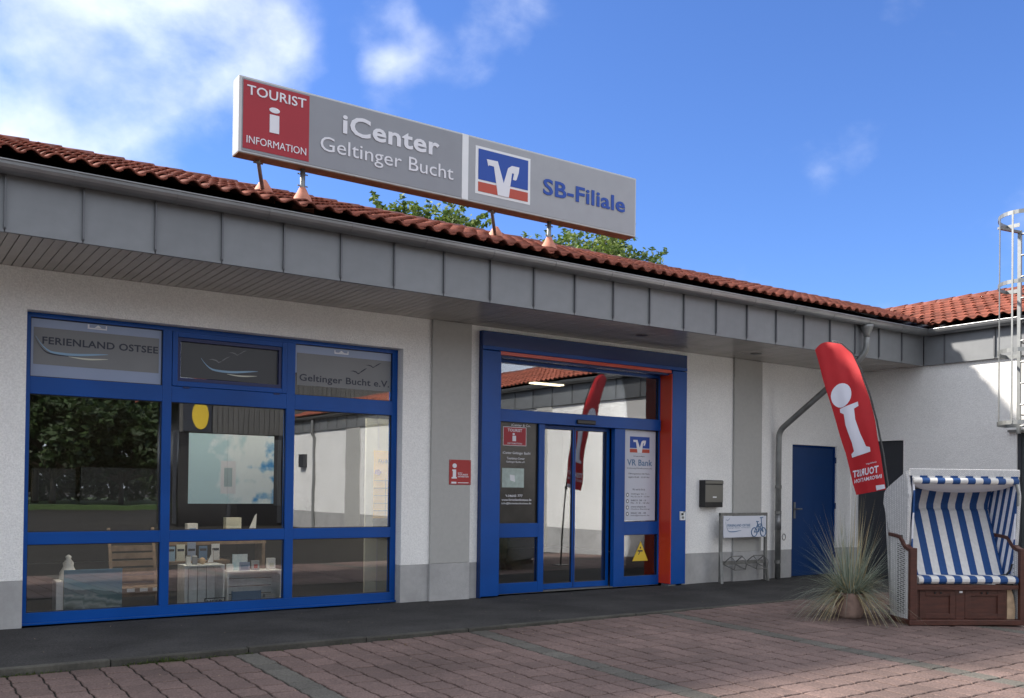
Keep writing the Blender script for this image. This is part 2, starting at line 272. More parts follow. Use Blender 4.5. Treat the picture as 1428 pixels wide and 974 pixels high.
# ------------------------------------------------------------------ mesh building
class MB:
    def __init__(s): s.v = []; s.f = []
    def add(s, vs, fs):
        b = len(s.v); s.v += [tuple(v) for v in vs]; s.f += [tuple(i+b for i in f) for f in fs]; return s
    def box(s, x0, x1, y0, y1, z0, z1):
        v = [(x0, y0, z0), (x1, y0, z0), (x1, y1, z0), (x0, y1, z0), (x0, y0, z1), (x1, y0, z1), (x1, y1, z1), (x0, y1, z1)]
        return s.add(v, [(0, 3, 2, 1), (4, 5, 6, 7), (0, 1, 5, 4), (1, 2, 6, 5), (2, 3, 7, 6), (3, 0, 4, 7)])
    def bar(s, a, b, w, h, upv=(0, 0, 1)):
        a = Vector(a); b = Vector(b); d = (b-a).normalized(); u = Vector(upv)
        if abs(d.dot(u)) > .98: u = Vector((1, 0, 0))
        r_ = d.cross(u).normalized(); u = r_.cross(d).normalized(); v = []
        for p in (a, b):
            for sx, sz in ((-1, -1), (1, -1), (1, 1), (-1, 1)): v.append(p+r_*sx*w/2+u*sz*h/2)
        return s.add(v, [(0, 1, 2, 3), (7, 6, 5, 4), (0, 4, 5, 1), (1, 5, 6, 2), (2, 6, 7, 3), (3, 7, 4, 0)])
    def tube(s, pts, rad, n=10, caps=True):
        pts = [Vector(p) for p in pts]; rr = rad if isinstance(rad, (list, tuple)) else [rad]*len(pts)
        b = len(s.v); pu = None
        for i, p in enumerate(pts):
            d = (pts[min(i+1, len(pts)-1)]-pts[max(i-1, 0)]).normalized()
            u = pu if pu is not None else (Vector((0, 0, 1)) if abs(d.z) < .9 else Vector((1, 0, 0)))
            u = (u-d*u.dot(d)).normalized(); pu = u; w = d.cross(u)
            for k in range(n):
                a = 2*math.pi*k/n; s.v.append(tuple(p+(u*math.cos(a)+w*math.sin(a))*rr[i]))
        for i in range(len(pts)-1):
            for k in range(n):
                s.f.append((b+i*n+k, b+i*n+(k+1) % n, b+(i+1)*n+(k+1) % n, b+(i+1)*n+k))
        if caps: s.f.append(tuple(b+k for k in reversed(range(n)))); s.f.append(tuple(b+(len(pts)-1)*n+k for k in range(n)))
        return s
    def prism(s, poly, a, b, plane='XZ'):
        # poly in 2D; extruded between a and b along the missing axis
        def P(u, v, w): return {'XZ': (u, w, v), 'XY': (u, v, w), 'YZ': (w, u, v)}[plane]
        n = len(poly); v = [P(u, w, a) for u, w in poly]+[P(u, w, b) for u, w in poly]
        return s.add(v, [tuple(range(n)), tuple(reversed(range(n, 2*n)))]+[(i, i+n, (i+1) % n+n, (i+1) % n) for i in range(n)])
    def lathe(s, prof, n=24, c=(0, 0, 0)):
        b = len(s.v)
        for r_, z in prof:
            for k in range(n): a = 2*math.pi*k/n; s.v.append((c[0]+r_*math.cos(a), c[1]+r_*math.sin(a), c[2]+z))
        for i in range(len(prof)-1):
            for k in range(n): s.f.append((b+i*n+k, b+i*n+(k+1) % n, b+(i+1)*n+(k+1) % n, b+(i+1)*n+k))
        s.f.append(tuple(b+k for k in range(n))); return s
    def mesh(s, name, m, fix=True, smooth=False):
        me = bpy.data.meshes.new(name); me.from_pydata(s.v, [], s.f); me.materials.append(M[m] if isinstance(m, str) else m)
        if fix and len(s.f) < 60000:
            import bmesh
            bm = bmesh.new(); bm.from_mesh(me); bmesh.ops.recalc_face_normals(bm, faces=bm.faces); bm.to_mesh(me); bm.free()
        if smooth:
            me.shade_smooth()
        me.update(); return me
    def build(s, name, m, parent=None, fix=True, smooth=False, **kw):
        o = bpy.data.objects.new(name, s.mesh(name, m, fix, smooth)); COL.objects.link(o)
        if parent: o.parent = parent
        for k, v in kw.items(): o[k] = v
        return o
def link(name, me, parent=None, loc=(0, 0, 0), rot=None, **kw):
    o = bpy.data.objects.new(name, me); COL.objects.link(o); o.location = loc
    if rot: o.rotation_euler = rot
    if parent: o.parent = parent
    for k, v in kw.items(): o[k] = v
    return o
def thing(name, label, cat, loc=(0, 0, 0), rz=0, group=None):
    o = bpy.data.objects.new(name, None); COL.objects.link(o); o.location = loc; o.rotation_euler = (0, 0, rz); o.empty_display_size = .2
    o['label'] = label; o['category'] = cat
    if group: o['group'] = group
    return o
def inv_loc(o, *p): return p
def bevel(o, w=.004, seg=2):
    b = o.modifiers.new('bevel', 'BEVEL'); b.width = w; b.segments = seg; b.limit_method = 'ANGLE'; b.angle_limit = R(40); return o

_tx = {}
def text_me(body, bold=0.0, res=3):
    key = (body, bold)
    if key in _tx: return _tx[key]
    cu = bpy.data.curves.new('lettering', 'FONT'); cu.body = body; cu.size = 1; cu.offset = bold; cu.resolution_u = res; cu.space_character = 1.0+bold*2
    o = bpy.data.objects.new('lettering', cu); COL.objects.link(o)
    me = bpy.data.meshes.new_from_object(o.evaluated_get(bpy.context.evaluated_depsgraph_get()))
    v = [tuple(x.co) for x in me.vertices]; f = [tuple(p.vertices) for p in me.polygons]
    bpy.data.objects.remove(o); bpy.data.curves.remove(cu); bpy.data.meshes.remove(me)
    _tx[key] = (v, f); return v, f
def text(name, body, box, Y, m, parent=None, bold=0.0, depth=.003, fit_ref=None, origin=(0, 0, 0), axis='XZ', mb=None, res=3):
    """lettering standing in the X-Z plane at Y (facing -Y), fitted to box = x0,x1,z0,z1 (z0..z1 = cap height band)"""
    v, f = text_me(body, bold, res)
    rv, _ = text_me(fit_ref, bold, res) if fit_ref else (v, f)
    ax0 = min(p[0] for p in v); ax1 = max(p[0] for p in v); ay0 = min(p[1] for p in rv); ay1 = max(p[1] for p in rv)
    sx = (box[1]-box[0])/(ax1-ax0); sz = (box[3]-box[2])/(ay1-ay0)
    out = mb or MB(); n = len(v); P = [(box[0]+(p[0]-ax0)*sx-origin[0], box[2]+(p[1]-ay0)*sz-origin[2]) for p in v]
    if depth:
        edges = {}
        for q in f:
            for i in range(len(q)):
                e = (q[i], q[(i+1) % len(q)]); edges[e] = 1
        bd = [e for e in edges if (e[1], e[0]) not in edges]
        out.add([(a, Y-depth-origin[1], b) for a, b in P]+[(a, Y-origin[1], b) for a, b in P], list(f)+[(a, a+n, b+n, b) for a, b in bd])
    else: out.add([(a, Y-origin[1], b) for a, b in P], f)
    if mb is None: return out.build(name, m, parent, fix=False)
    return out
def rtube(mb, pts, rad, n=10, r=.1, k=5):
    P = [Vector(p) for p in pts]; out = [P[0]]
    for i in range(1, len(P)-1):
        a, b, c = P[i-1], P[i], P[i+1]; d1 = (a-b).normalized(); d2 = (c-b).normalized(); rr = min(r, (a-b).length*.45, (c-b).length*.45)
        p1 = b+d1*rr; p2 = b+d2*rr
        for j in range(k+1):
            t = j/k; out.append(p1*(1-t)**2+b*2*t*(1-t)+p2*t*t)
    out.append(P[-1]); return mb.tube(out, rad, n)

# ================================================================== GROUND
YC = 7.15   # kerb face
def gz(x, y):
    if y > YC: return -.12
    return -.05*min(max((9-x)/8, 0), 1)+.026*(min(max(y, -4), YC)-YC)
xs = [-300, -60, -20, -8, -3, 1, 3, 5, 7, 9, 11, 14, 20, 60, 300]; ys = [-300, -60, -20, -4, 0, 2, 4, 6, 7.15, 7.1501, 60, 300]
g = MB(); g.v = [(x, y, gz(x, y)-.022) for y in ys for x in xs]
g.f = [(j*len(xs)+i, j*len(xs)+i+1, (j+1)*len(xs)+i+1, (j+1)*len(xs)+i) for j in range(len(ys)-1) for i in range(len(xs)-1)]
ground = g.build('ground', 'lot', kind='structure')
# sand bed under the block paving, 6 mm above the ground sheet
px0, px1, py0 = -3.0, 12.72, 2.5
g = MB(); bx = [px0, 1, 3, 5, 7, 9, 11, px1]; by = [py0, 3.5, 4, 6, YC]
g.v = [(x, y, gz(x, y)-.012) for y in by for x in bx]; g.f = [(j*8+i, j*8+i+1, (j+1)*8+i+1, (j+1)*8+i) for j in range(4) for i in range(7)]
plaza = g.build('paved_plaza', 'joint', kind='structure')
pw, pd = .192, .215
def paver_shape(dx=0, dy=0, z=0):
    n = []; ww, dd = pw-.013, pd-.015
    wv = lambda t: .007*math.sin(t*2*math.pi)
    for (ax, ay, bx_, by_) in ((-1, -1, 1, -1), (1, -1, 1, 1), (1, 1, -1, 1), (-1, 1, -1, -1)):
        for k in range(3):
            t = k/3; x = ax+(bx_-ax)*t; y = ay+(by_-ay)*t
            if ay == by_: n.append((x*ww/2, y*dd/2+wv((x+1)/2)))
            else: n.append((x*ww/2+wv((y+1)/2), y*dd/2))
    return n
def paver_geo(mb, cx, cy, cz, tx=0, ty=0):
    o = paver_shape(); k = len(o); b = 1-.006/pw*2
    # rings: bottom, shoulder, top
    V = []
    for s_, z in ((1, -.02), (1, -.004), (b, 0)):
        for x, y in o: V.append((cx+x*s_, cy+y*s_, cz+z+x*tx+y*ty))
    F = []
    for r_ in range(2):
        for i in range(k): F.append((r_*k+i, r_*k+(i+1) % k, (r_+1)*k+(i+1) % k, (r_+1)*k+i))
    F.append(tuple(range(2*k, 3*k))); mb.add(V, F)
pm = MB(); paver_geo(pm, 0, 0, 0); me_p = pm.mesh('paver', 'paver'); pm2 = MB(); paver_geo(pm2, 0, 0, 0); me_g = pm2.mesh('paver', 'paver_green')
cells = []
nrow = int((YC-.02-py0)/pd); ncol = int((px1-px0)/pw)
bands = [c for c in (2.5, 4.57, 6.95, 9.2, 11.3, .4)]
for j in range(nrow):
    for i in range(ncol):
        x = px0+.1+i*pw; y = YC-.012-pd/2-j*pd
        green = any(abs(x-b) < pw/2 for b in bands)
        cells.append((x, y, green))
vis = sorted([c for c in cells if in_view((c[0], c[1], gz(c[0], c[1])), 10)], key=lambda c: c[0]**2+c[1]**2)
near = set(vis[:300])
st = [MB(), MB()]
for c in cells:
    x, y, gr = c; z = gz(x, y)+random.uniform(-.0016, .0016); tx, ty = random.uniform(-.012, .012), random.uniform(-.012, .012)
    sl = (gz(x, y+.05)-gz(x, y-.05))/.1
    if c in near:
        link('paver', me_g if gr else me_p, plaza, (x, y, z), (math.atan(sl+ty), -math.atan(tx), 0))
    else: paver_geo(st[gr], x, y, z, tx, sl+ty)
st[0].build('paver_field', 'paver', plaza, fix=False, kind='stuff'); st[1].build('paver_band_field', 'paver_green', plaza, fix=False, kind='stuff')

# walkway and kerb
wk = MB(); wx = [-4+i*.4 for i in range(42)]; wy = [7.22+.12*i for i in range(17)]
for y in wy:
    for x in wx: wk.v.append((x, y, -.004+random.uniform(-.004, .003)))
for j in range(16):
    for i in range(41): wk.f.append((j*42+i, j*42+i+1, (j+1)*42+i+1, (j+1)*42+i))
walk = wk.build('asphalt_walkway', 'asphalt', smooth=True, kind='structure')
kb = thing('kerb', 'concrete kerb edging between the asphalt walkway and the block paving', 'kerb', (0, YC, 0))
x = -3.5
while x < 12.4:
    o = MB().box(.003, .997, 0, .075, -.16, 0).build('kerb_stone', 'kerb', kb); o.location = (x, random.uniform(-.004, .004), -.001+random.uniform(-.006, .004)); o.rotation_euler = (0, 0, random.uniform(-.004, .004)); bevel(o, .008); x += 1.0
wd = MB()
def blade(mb, p, d, L_, w, droop, seg=3):
    p = Vector(p); d = Vector(d).normalized(); side = d.cross(Vector((0, 0, 1)))
    if side.length < .05: side = Vector((random.uniform(-1, 1), random.uniform(-1, 1), 0))
    side.normalize(); hd = Vector((d.x, d.y, 0)); b = len(mb.v)
    for i in range(seg+1):
        t = i/seg; c = p+d*L_*t+Vector((0, 0, -droop*L_*t*t)); ww = w*(1-t*.95)
        mb.v.append(tuple(c-side*ww)); mb.v.append(tuple(c+side*ww))
    for i in range(seg): mb.f.append((b+2*i, b+2*i+1, b+2*i+3, b+2*i+2))
for (cx, n_, hh) in ((.62, 60, .05), (.85, 50, .04), (1.75, 60, .06), (1.4, 30, .03), (2.2, 40, .04), (3.7, 20, .03), (4.1, 16, .03), (4.9, 20, .025), (-.8, 60, .05), (.55, 30, .05), (.75, 45, .05), (.98, 50, .05), (1.12, 30, .04), (1.62, 25, .05), (1.85, 70, .075), (2.0, 60, .06), (2.45, 35, .045), (2.75, 20, .03), (3.3, 14, .03), (.2, 40, .05), (-.3, 30, .05)):
    for _ in range(n_):
        x = random.gauss(cx, .06); a = random.uniform(0, 2*math.pi); e = random.uniform(.3, 1.4)
        blade(wd, (x, YC-.006-random.uniform(0, .03), gz(x, YC)-.005), (math.cos(a)*math.cos(e), -abs(math.sin(a))*math.cos(e), math.sin(e)), hh*random.uniform(.5, 1.3), .0045, .4)
o = wd.build('kerb_weeds', 'weed', fix=False, kind='stuff'); o['label'] = 'low green weeds growing out of the joint along the kerb'; o['category'] = 'weeds'

lit = MB()
for _ in range(170):
    x = random.uniform(0, 9); y = YC-abs(random.gauss(0, .9))-.02 if _ < 110 else random.uniform(7.3, 9.0); q_ = random.uniform(.004, .010)
    z = gz(x, y)+.0005 if y < YC else .002; a = random.uniform(0, 6.28); c_, s_ = math.cos(a)*q_, math.sin(a)*q_
    lit.add([(x-c_, y-s_, z), (x+s_*.5, y-c_*.5, z+.001), (x+c_, y+s_, z+q_*.4), (x-s_*.5, y+c_*.5, z+.001)], [(0, 1, 2, 3)])
o = lit.build('leaf_litter', 'wood_worn', fix=False, kind='stuff'); o['label'] = 'small dry leaves and grit scattered on the paving near the kerb'; o['category'] = 'litter'

# ================================================================== MAIN BUILDING
D = 9.124; ZT = 3.113
shop = thing('shop_building', 'long single storey white building with blue window frames and red tiled roof', 'building', (0, D, 0))
def sb(mb, name, m, parent=None, **kw):     # build in world coordinates under the shop root
    o = mb.build(name, m, parent or shop, **kw)
    if (parent or shop) is shop: o.location = (0, -D, 0)
    return o
wl = MB(); w0, w1 = D, D+.28; zp = .405
def wallx(a, b, z0, z1): wl.box(a, b, w0, w1, z0, z1)
wallx(-4, 1.185, zp, ZT); wallx(1.185, 4.858, 2.757, ZT); wallx(4.858, 5.835, zp, ZT); wallx(5.835, 9.09, 3.06, ZT); wallx(9.09, 11.345, zp, ZT); wallx(11.345, 12.395, 1.957, ZT); wallx(12.395, 12.75, zp, ZT)
sb(wl, 'wall', 'plaster')
for a, b in ((-4, 1.185), (4.858, 5.835), (9.09, 11.345), (12.395, 12.748)): sb(MB().box(a, b, D+.004, w1, -.02, zp), 'plinth', 'plinth')
for a, b in ((5.205, 5.715), (10.06, 10.635)):
    o = sb(MB().box(a, b, D-.035, D-.001, .41, ZT-.001), 'pilaster', 'pilaster'); bevel(o, .006)
    o = sb(MB().box(a-.003, b+.003, D-.038, D+.003, -.02, .409), 'pilaster_plinth', 'plinth'); bevel(o, .006)
# rear body (only seen from other positions): side and back walls
sb(MB().box(-4, -3.72, w1, 16.6, -.1, ZT).box(-3.72, 12.75, 16.32, 16.6, -.1, ZT), 'rear_wall', 'plaster')

# soffit boards, each 80 mm
me_sb = MB().box(.003, .0765, 7.895, D, 0, .018).mesh('soffit_board', 'soffit')
i = 0; x = -.0
xs0 = []
x = .25
while x < 12.66:
    o = link('soffit_board', me_sb, shop, (x, -D, ZT+random.uniform(0, .0012))); x += .0805
sb(MB().box(-4, .245, 7.895, D+.1, ZT+.002, ZT+.018).box(-4, 12.66, 7.90, D+.2, ZT+.021, ZT+.035), 'soffit_backing', 'anthracite')
for X, Y in ((7.72, 8.45), (9.95, 8.62)):
    o = sb(MB().lathe([(.075, -.004), (.078, .001), (.06, .002)], 20, (X, Y, ZT-.002)), 'recessed_spotlight', 'galv_dark')
    c = MB().lathe([(.058, -.006), (.03, -.007), (.001, -.007)], 16, (X, Y, ZT-.002)).build('spotlight_glass', 'black', o)

# fascia panels with standing seams
FY = 7.88
sx0 = .863-.537*5
me_fp = MB().box(.004, .533, 0, .012, 0, .50).mesh('fascia_panel', 'zinc')
me_fs = MB().box(-.007, .007, -.022, 0, .03, .50).box(-.010, .010, -.012, -.001, .022, .05).mesh('seam', 'zinc_seam')
NP = 27
for k in range(NP):
    x = sx0+k*.537
    if x > 12.6: break
    if x+.537 > 12.69:
        o = sb(MB().box(x+.004, 12.69, FY, FY+.012, 3.105, 3.605), 'fascia_panel', 'zinc')
    else: o = link('fascia_panel', me_fp, shop, (x, FY-D, 3.105+random.uniform(-.001, .001)))
    link('seam', me_fs, o, (0, 0, 0) if x+.537 <= 12.69 else (x, FY, 3.105))
sb(MB().box(-4, 12.69, FY+.013, FY+.06, 3.112, 3.60), 'fascia_board', 'anthracite')

def gutter_profile(rad, n=10):
    out = [(rad*math.cos(math.pi+math.pi*k/n), rad*math.sin(math.pi+math.pi*k/n)) for k in range(n+1)]
    inn = [((rad-.004)*math.cos(2*math.pi-math.pi*k/n), (rad-.004)*math.sin(2*math.pi-math.pi*k/n)) for k in range(n+1)]
    return out+inn
gp = gutter_profile(.078)
GYc, GZc = 7.80, 3.592
x = -4.0; glen = .76
while x < 12.55:
    e = min(x+glen, 12.60)
    o = sb(MB().prism([(GYc+a, GZc+b) for a, b in gp], x+.001, e-.001, 'YZ'), 'gutter_length', 'gutter')
    MB().prism([(GYc+a*1.05, GZc+b*1.05) for a, b in gp], e-.012, e+.012, 'YZ').build('gutter_joint', 'gutter', o)
    x = e
sb(MB().tube([(-4, GYc-.076, GZc+.004), (12.52, GYc-.076, GZc+.004)], .0085, 8), 'gutter_bead', 'gutter')

# roof: deck, tiles
SL = .35; TY0, TZ0 = 7.765, 3.655; RX, RY = 14.86, 10.0
def roof_z(y): return TZ0+SL*(y-TY0)
ridge_z = roof_z(RY)
sb(MB().prism([(TY0+.05, TZ0-.045), (RY, ridge_z-.03), (RY, ridge_z-.06), (TY0+.07, TZ0-.10)], -4, 12.6, 'YZ'), 'roof_deck', 'anthracite')
sb(MB().prism([(RY, ridge_z-.03), (RY+2.2, ridge_z-.03-.35*2.2), (16.6, 3.6), (16.6, 3.4), (RY+2.2, 3.5), (RY, ridge_z-.06)], -4, 16, 'YZ'), 'rear_roof', 'zinc_seam')
tw, tl = .168, .285
def tile_mesh(name='roof_tile', m='tile'):
    mb = MB(); n = 8; th = .016
    prof = []
    for k in range(n+1):
        u = k/n; h = .042*(1+math.cos(2*math.pi*(u-.28)))**1.1/2.1
        prof.append((u*(tw+.012), h))
    lift = .030; ll = tl+.05
    V = []
    for (v, z) in ((0, lift), (ll, 0)):
        for u, h in prof: V.append((u, v, h+z))
    for u, h in prof: V.append((u, 0.0, h+lift-th))
    for u, h in prof: V.append((u, .12, h+lift-th))
    N1 = n+1; F = []
    for k in range(n):
        F.append((k, k+1, N1+k+1, N1+k)); F.append((2*N1+k, 2*N1+k+1, k+1, k)); F.append((3*N1+k, 3*N1+k+1, 2*N1+k+1, 2*N1+k))
    F.append((n, 2*N1+n, N1+n)); F.append((0, N1, 2*N1))
    mb.add(V, F); return mb
tmesh = tile_mesh().mesh('roof_tile', 'tile', fix=False); tmesh.shade_smooth()
ang = math.atan(SL); rows = int(math.hypot(RY-TY0, ridge_z-TZ0)/tl)+1
def tile_field(root, to_world, ncols, skip, top):
    cand = []
    for r_ in range(rows):
        s = r_*tl
        if s > math.hypot(RY-TY0, ridge_z-TZ0)-.08: continue
        for c in range(ncols):
            M4 = to_world(c*tw, s)
            if M4 is None: continue
            cand.append(M4)
    cand = sorted(cand, key=lambda m_: (0 if in_view(m_.translation, 8) else 1, (m_.translation-Vector((0, 0, EYE))).length))
    tv = [v.co.copy() for v in tmesh.vertices]; tf = [tuple(p.vertices) for p in tmesh.polygons]
    stf = MB(); rt_inv = Matrix.Translation(root.location).inverted()
    for k, m_ in enumerate(cand):
        j = Matrix.Translation((random.uniform(-.003, .003), random.uniform(-.008, .008), random.uniform(-.002, .003))) @ Matrix.Rotation(random.uniform(-.012, .012), 4, 'Z')
        mm = m_ @ j
        if k < top and in_view(m_.translation, 8):
            o = bpy.data.objects.new('roof_tile', tmesh); COL.objects.link(o); o.parent = root; o.matrix_local = rt_inv @ mm
        else: stf.add([rt_inv @ mm @ v for v in tv], tf)
    o = stf.build('roof_tile_field', 'tile', root, fix=False, smooth=True, kind='stuff'); return o
def mw(u, s):
    x = -3.9+u; y = TY0+s*math.cos(ang); z = TZ0+s*math.sin(ang)
    if x > 12.65+(y-7.78)+.12: return None
    return Matrix.Translation((x, y, z)) @ Matrix.Rotation(ang, 4, 'X')
tile_field(shop, mw, int((RX+3.9)/tw), None, 300)
rm = MB(); n = 8
for (x_, sc) in ((0, 1.12), (.30, .95)):
    for k in range(n+1): a = math.pi*k/n; rm.v.append((x_, -.105*sc*math.cos(a), .085*sc*math.sin(a)))
for (x_, sc) in ((0, .98),):
    for k in range(n+1): a = math.pi*k/n; rm.v.append((x_, -.105*sc*math.cos(a), .085*sc*math.sin(a)))
for k in range(n): rm.f.append((k, k+1, n+1+k+1, n+1+k)); rm.f.append((k, 2*n+2+k, 2*n+2+k+1, k+1))
rmesh = rm.mesh('ridge_tile', 'ridge', fix=False); rmesh.shade_smooth()
x = -3.86
while x < RX-.15:
    o = link('ridge_tile', rmesh, shop, (x+.295, RY-D, ridge_z-.018+random.uniform(-.003, .003)), (0, 0, math.pi)); o.scale = (1, 1, 1)
    x += .285

# downpipe: hopper, swan neck, wall pipe
dp = MB(); rtube(dp, [(11.22, 7.80, 3.44), (11.22, 7.80, 3.17), (11.17, 7.93, 3.02), (10.93, 9.03, 2.13), (10.93, 9.035, 1.9), (10.93, 9.035, .0)], .041, 14, .10)
dpo = sb(dp, 'downpipe', 'pipe', smooth=True)
MB().lathe([(.042, -.14), (.044, -.09), (.085, -.01), (.088, .03), (.08, .03)], 18, (11.22, 7.80, 3.50)).build('outlet_funnel', 'pipe', dpo, smooth=True)
for z in (1.30, .93, .22): MB().tube([(10.93, 9.035, z), (10.93, 9.035, z+.045)], .047, 14).build('pipe_clip', 'galv_dark', dpo)
MB().tube([(10.93, 9.035, .70), (10.93, 9.035, .93)], .0445, 14).build('pipe_sleeve', 'gutter', dpo, smooth=True)
ring = MB(); ring.tube([(11.0+.035*math.cos(a), 8.985, .60+.045*math.sin(a)) for a in [i*math.pi/8 for i in range(17)]], .006, 6); ring.build('pipe_hook', 'galv_dark', dpo)

# ------------------------------------------------------------------ shop window
WY = 9.245
win = sb(MB().box(1.188, 1.232, WY, WY+.08, .0, 2.754).box(4.795, 4.855, WY, WY+.08, .0, 2.754).box(1.232, 4.795, WY, WY+.08, 0, .105).box(1.232, 4.795, WY, WY+.08, 2.715, 2.754), 'shop_window', 'blue')
fr = MB()
fr.box(2.36, 2.445, WY, WY+.08, .105, 2.715).box(3.587, 3.678, WY, WY+.08, .105, 2.715)
for a, b in ((1.232, 2.36), (2.445, 3.587), (3.678, 4.795)): fr.box(a, b, WY+.001, WY+.08, .705, .815).box(a, b, WY+.001, WY+.08, 2.037, 2.19)
bevel(fr.build('window_frame', 'blue', win), .003)
ev = MB()
for a, b in ((2.33, 2.332), (3.632, 3.634)): ev.box(a, b, WY-.002, WY, .0, 2.754)
bevel(MB().box(1.19, 4.853, WY-.035, WY, .0, .018).build('window_sill', 'blue', win), .002)
GY = WY+.035
def gasket(a, b, c, d_, y, par, w=.007):
    MB().box(a, a+w, y-.004, y+.003, c, d_).box(b-w, b, y-.004, y+.003, c, d_).box(a+w, b-w, y-.004, y+.003, c, c+w).box(a+w, b-w, y-.004, y+.003, d_-w, d_).build('gasket', 'black', par)
for (a, b) in ((1.232, 2.36), (2.445, 3.587), (3.678, 4.795)):
    for (c, d_) in ((.105, .705), (.815, 2.037), (2.19, 2.715)):
        if a > 2.4 and a < 3 and c > 2: continue
        MB().box(a, b, GY, GY+.006, c, d_).build('pane', 'glass', win)
        gasket(a, b, c, d_, GY-.004, win)
cs = MB(); ca, cb_, c0, c1 = 2.447, 3.585, 2.192, 2.713
cs.box(ca, ca+.05, WY-.008, WY+.07, c0, c1).box(cb_-.05, cb_, WY-.008, WY+.07, c0, c1).box(ca+.05, cb_-.05, WY-.008, WY+.07, c0, c0+.05).box(ca+.05, cb_-.05, WY-.008, WY+.07, c1-.05, c1)
bevel(cs.build('tilt_sash', 'blue', win), .004)
cs = MB().box(ca+.05, ca+.08, WY+.01, WY+.06, c0+.05, c1-.05).box(cb_-.08, cb_-.05, WY+.01, WY+.06, c0+.05, c1-.05).box(ca+.08, cb_-.08, WY+.01, WY+.06, c0+.05, c0+.085).box(ca+.08, cb_-.08, WY+.01, WY+.06, c1-.085, c1-.05)
cs.build('inner_sash', 'navy', win)
MB().box(ca+.08, cb_-.08, WY+.045, WY+.051, c0+.085, c1-.085).build('pane', 'glass', win)
for x in (2.55, 3.45): MB().box(x, x+.06, WY-.012, WY+.001, 2.176, 2.189).build('drain_cap', 'navy', win)

# window film banners (flat prints stuck on the panes)
def wave(mb, x0, x1, z, Y, th, amp, up0, n=20):
    top = []; bot = []
    for i in range(n+1):
        t = i/n; x = x0+(x1-x0)*t
        zc = z+amp*math.sin(t*math.pi*1.5+2.6)*.5+(up0*max(0, 1-t*4.2)**2)
        w = th*math.sin(math.pi*min(max(t, .02), .99))**.6
        top.append((x, zc+w/2)); bot.append((x, zc-w/2))
    return mb.prism(top+bot[::-1], Y-.002, Y)
def gull(mb, x0, x1, z0, z1, Y):
    w = x1-x0; h = z1-z0
    P = [(0, .35), (.18, .36), (.36, .22), (.47, 0), (.56, .12), (.68, .55), (.85, .88), (1, 1), (.82, .70), (.66, .32), (.54, .22), (.46, .16), (.38, .38), (.2, .48)]
    return mb.prism([(x0+a*w, z0+b*h) for a, b in P], Y-.002, Y)
FYp = GY-.001
b1 = thing('window_banner', 'frosted film with grey FERIENLAND OSTSEE banner on the upper left pane', 'window banner', (1.8, FYp, 2.45))
def bn(mb, name, m, par): o = mb.build(name, m, par, fix=False); o.location = -par.location; return o
bn(MB().box(1.24, 2.352, FYp-.001, FYp, 2.198, 2.708), 'film', 'film', b1)
bn(MB().box(1.258, 2.330, FYp-.003, FYp-.0015, 2.303, 2.632), 'banner', 'film_grey', b1)
t_ = text('lettering', 'FERIENLAND OSTSEE', (1.329, 2.322, 2.487, 2.553), FYp-.0035, 'ink', b1, bold=.02, depth=.001); t_.location = -b1.location
bn(wave(MB(), 1.275, 1.878, 2.425, FYp-.004, .022, .03, .12), 'blue_wave', 'wave_blue', b1); bn(wave(MB(), 1.262, 1.80, 2.414, FYp-.0035, .016, .03, .13), 'dark_wave', 'ink', b1)
bn(wave(MB(), 1.545, 1.878, 2.388, FYp-.004, .014, .014, 0), 'sand_wave', 'sand', b1)
bn(MB().box(1.71, 1.86, FYp-.003, FYp-.0015, 2.660, 2.672).prism([(1.70, 2.66), (1.715, 2.66), (1.715, 2.70), (1.70, 2.70)], FYp-.003, FYp-.0015).prism([(1.76, 2.675), (1.79, 2.70), (1.82, 2.675)], FYp-.003, FYp-.0015).box(1.855, 1.865, FYp-.003, FYp-.0015, 2.66, 2.70), 'small_mark', 'white', b1)
b2 = thing('window_banner', 'dark banner with gulls and blue wave behind the tilted upper middle sash', 'window banner', (3.0, WY+.04, 2.45))
Y2 = WY+.042
bn(MB().box(2.54, 3.50, Y2-.001, Y2, 2.285, 2.625), 'banner', 'film_dark', b2)
bn(wave(MB(), 2.729, 3.296, 2.385, Y2-.0015, .022, .03, .09), 'blue_wave', 'wave_blue', b2); bn(wave(MB(), 2.984, 3.29, 2.345, Y2-.0015, .013, .012, 0), 'sand_wave', 'sand', b2)
bn(gull(MB(), 2.80, 3.015, 2.45, 2.525, Y2-.0015), 'gull', 'film_grey', b2); bn(gull(MB(), 2.995, 3.18, 2.54, 2.60, Y2-.0015), 'gull', 'film_grey', b2)
b3 = thing('window_banner', 'grey Geltinger Bucht e.V. banner with two gulls on the upper right pane', 'window banner', (4.2, FYp, 2.45))
bn(MB().box(3.683, 4.79, FYp-.001, FYp, 2.628, 2.710).box(3.683, 3.705, FYp-.001, FYp, 2.42, 2.628), 'film', 'film', b3)
bn(MB().box(3.706, 4.785, FYp-.003, FYp-.0015, 2.294, 2.627), 'banner', 'film_grey', b3)
t_ = text('lettering', 'Geltinger Bucht e.V.', (3.733, 4.768, 2.318, 2.412), FYp-.0035, 'ink', b3, bold=.015, depth=.001); t_.location = -b3.location
bn(gull(MB(), 4.30, 4.50, 2.457, 2.53, FYp-.0035), 'gull', 'ink', b3); bn(gull(MB(), 4.477, 4.67, 2.54, 2.60, FYp-.0035), 'gull', 'ink', b3)
bn(MB().box(4.13, 4.27, FYp-.003, FYp-.0015, 2.655, 2.667).box(4.12, 4.13, FYp-.003, FYp-.0015, 2.655, 2.69).box(4.27, 4.28, FYp-.003, FYp-.0015, 2.655, 2.69).prism([(4.17, 2.67), (4.2, 2.69), (4.23, 2.67)], FYp-.003, FYp-.0015), 'small_mark', 'white', b3)

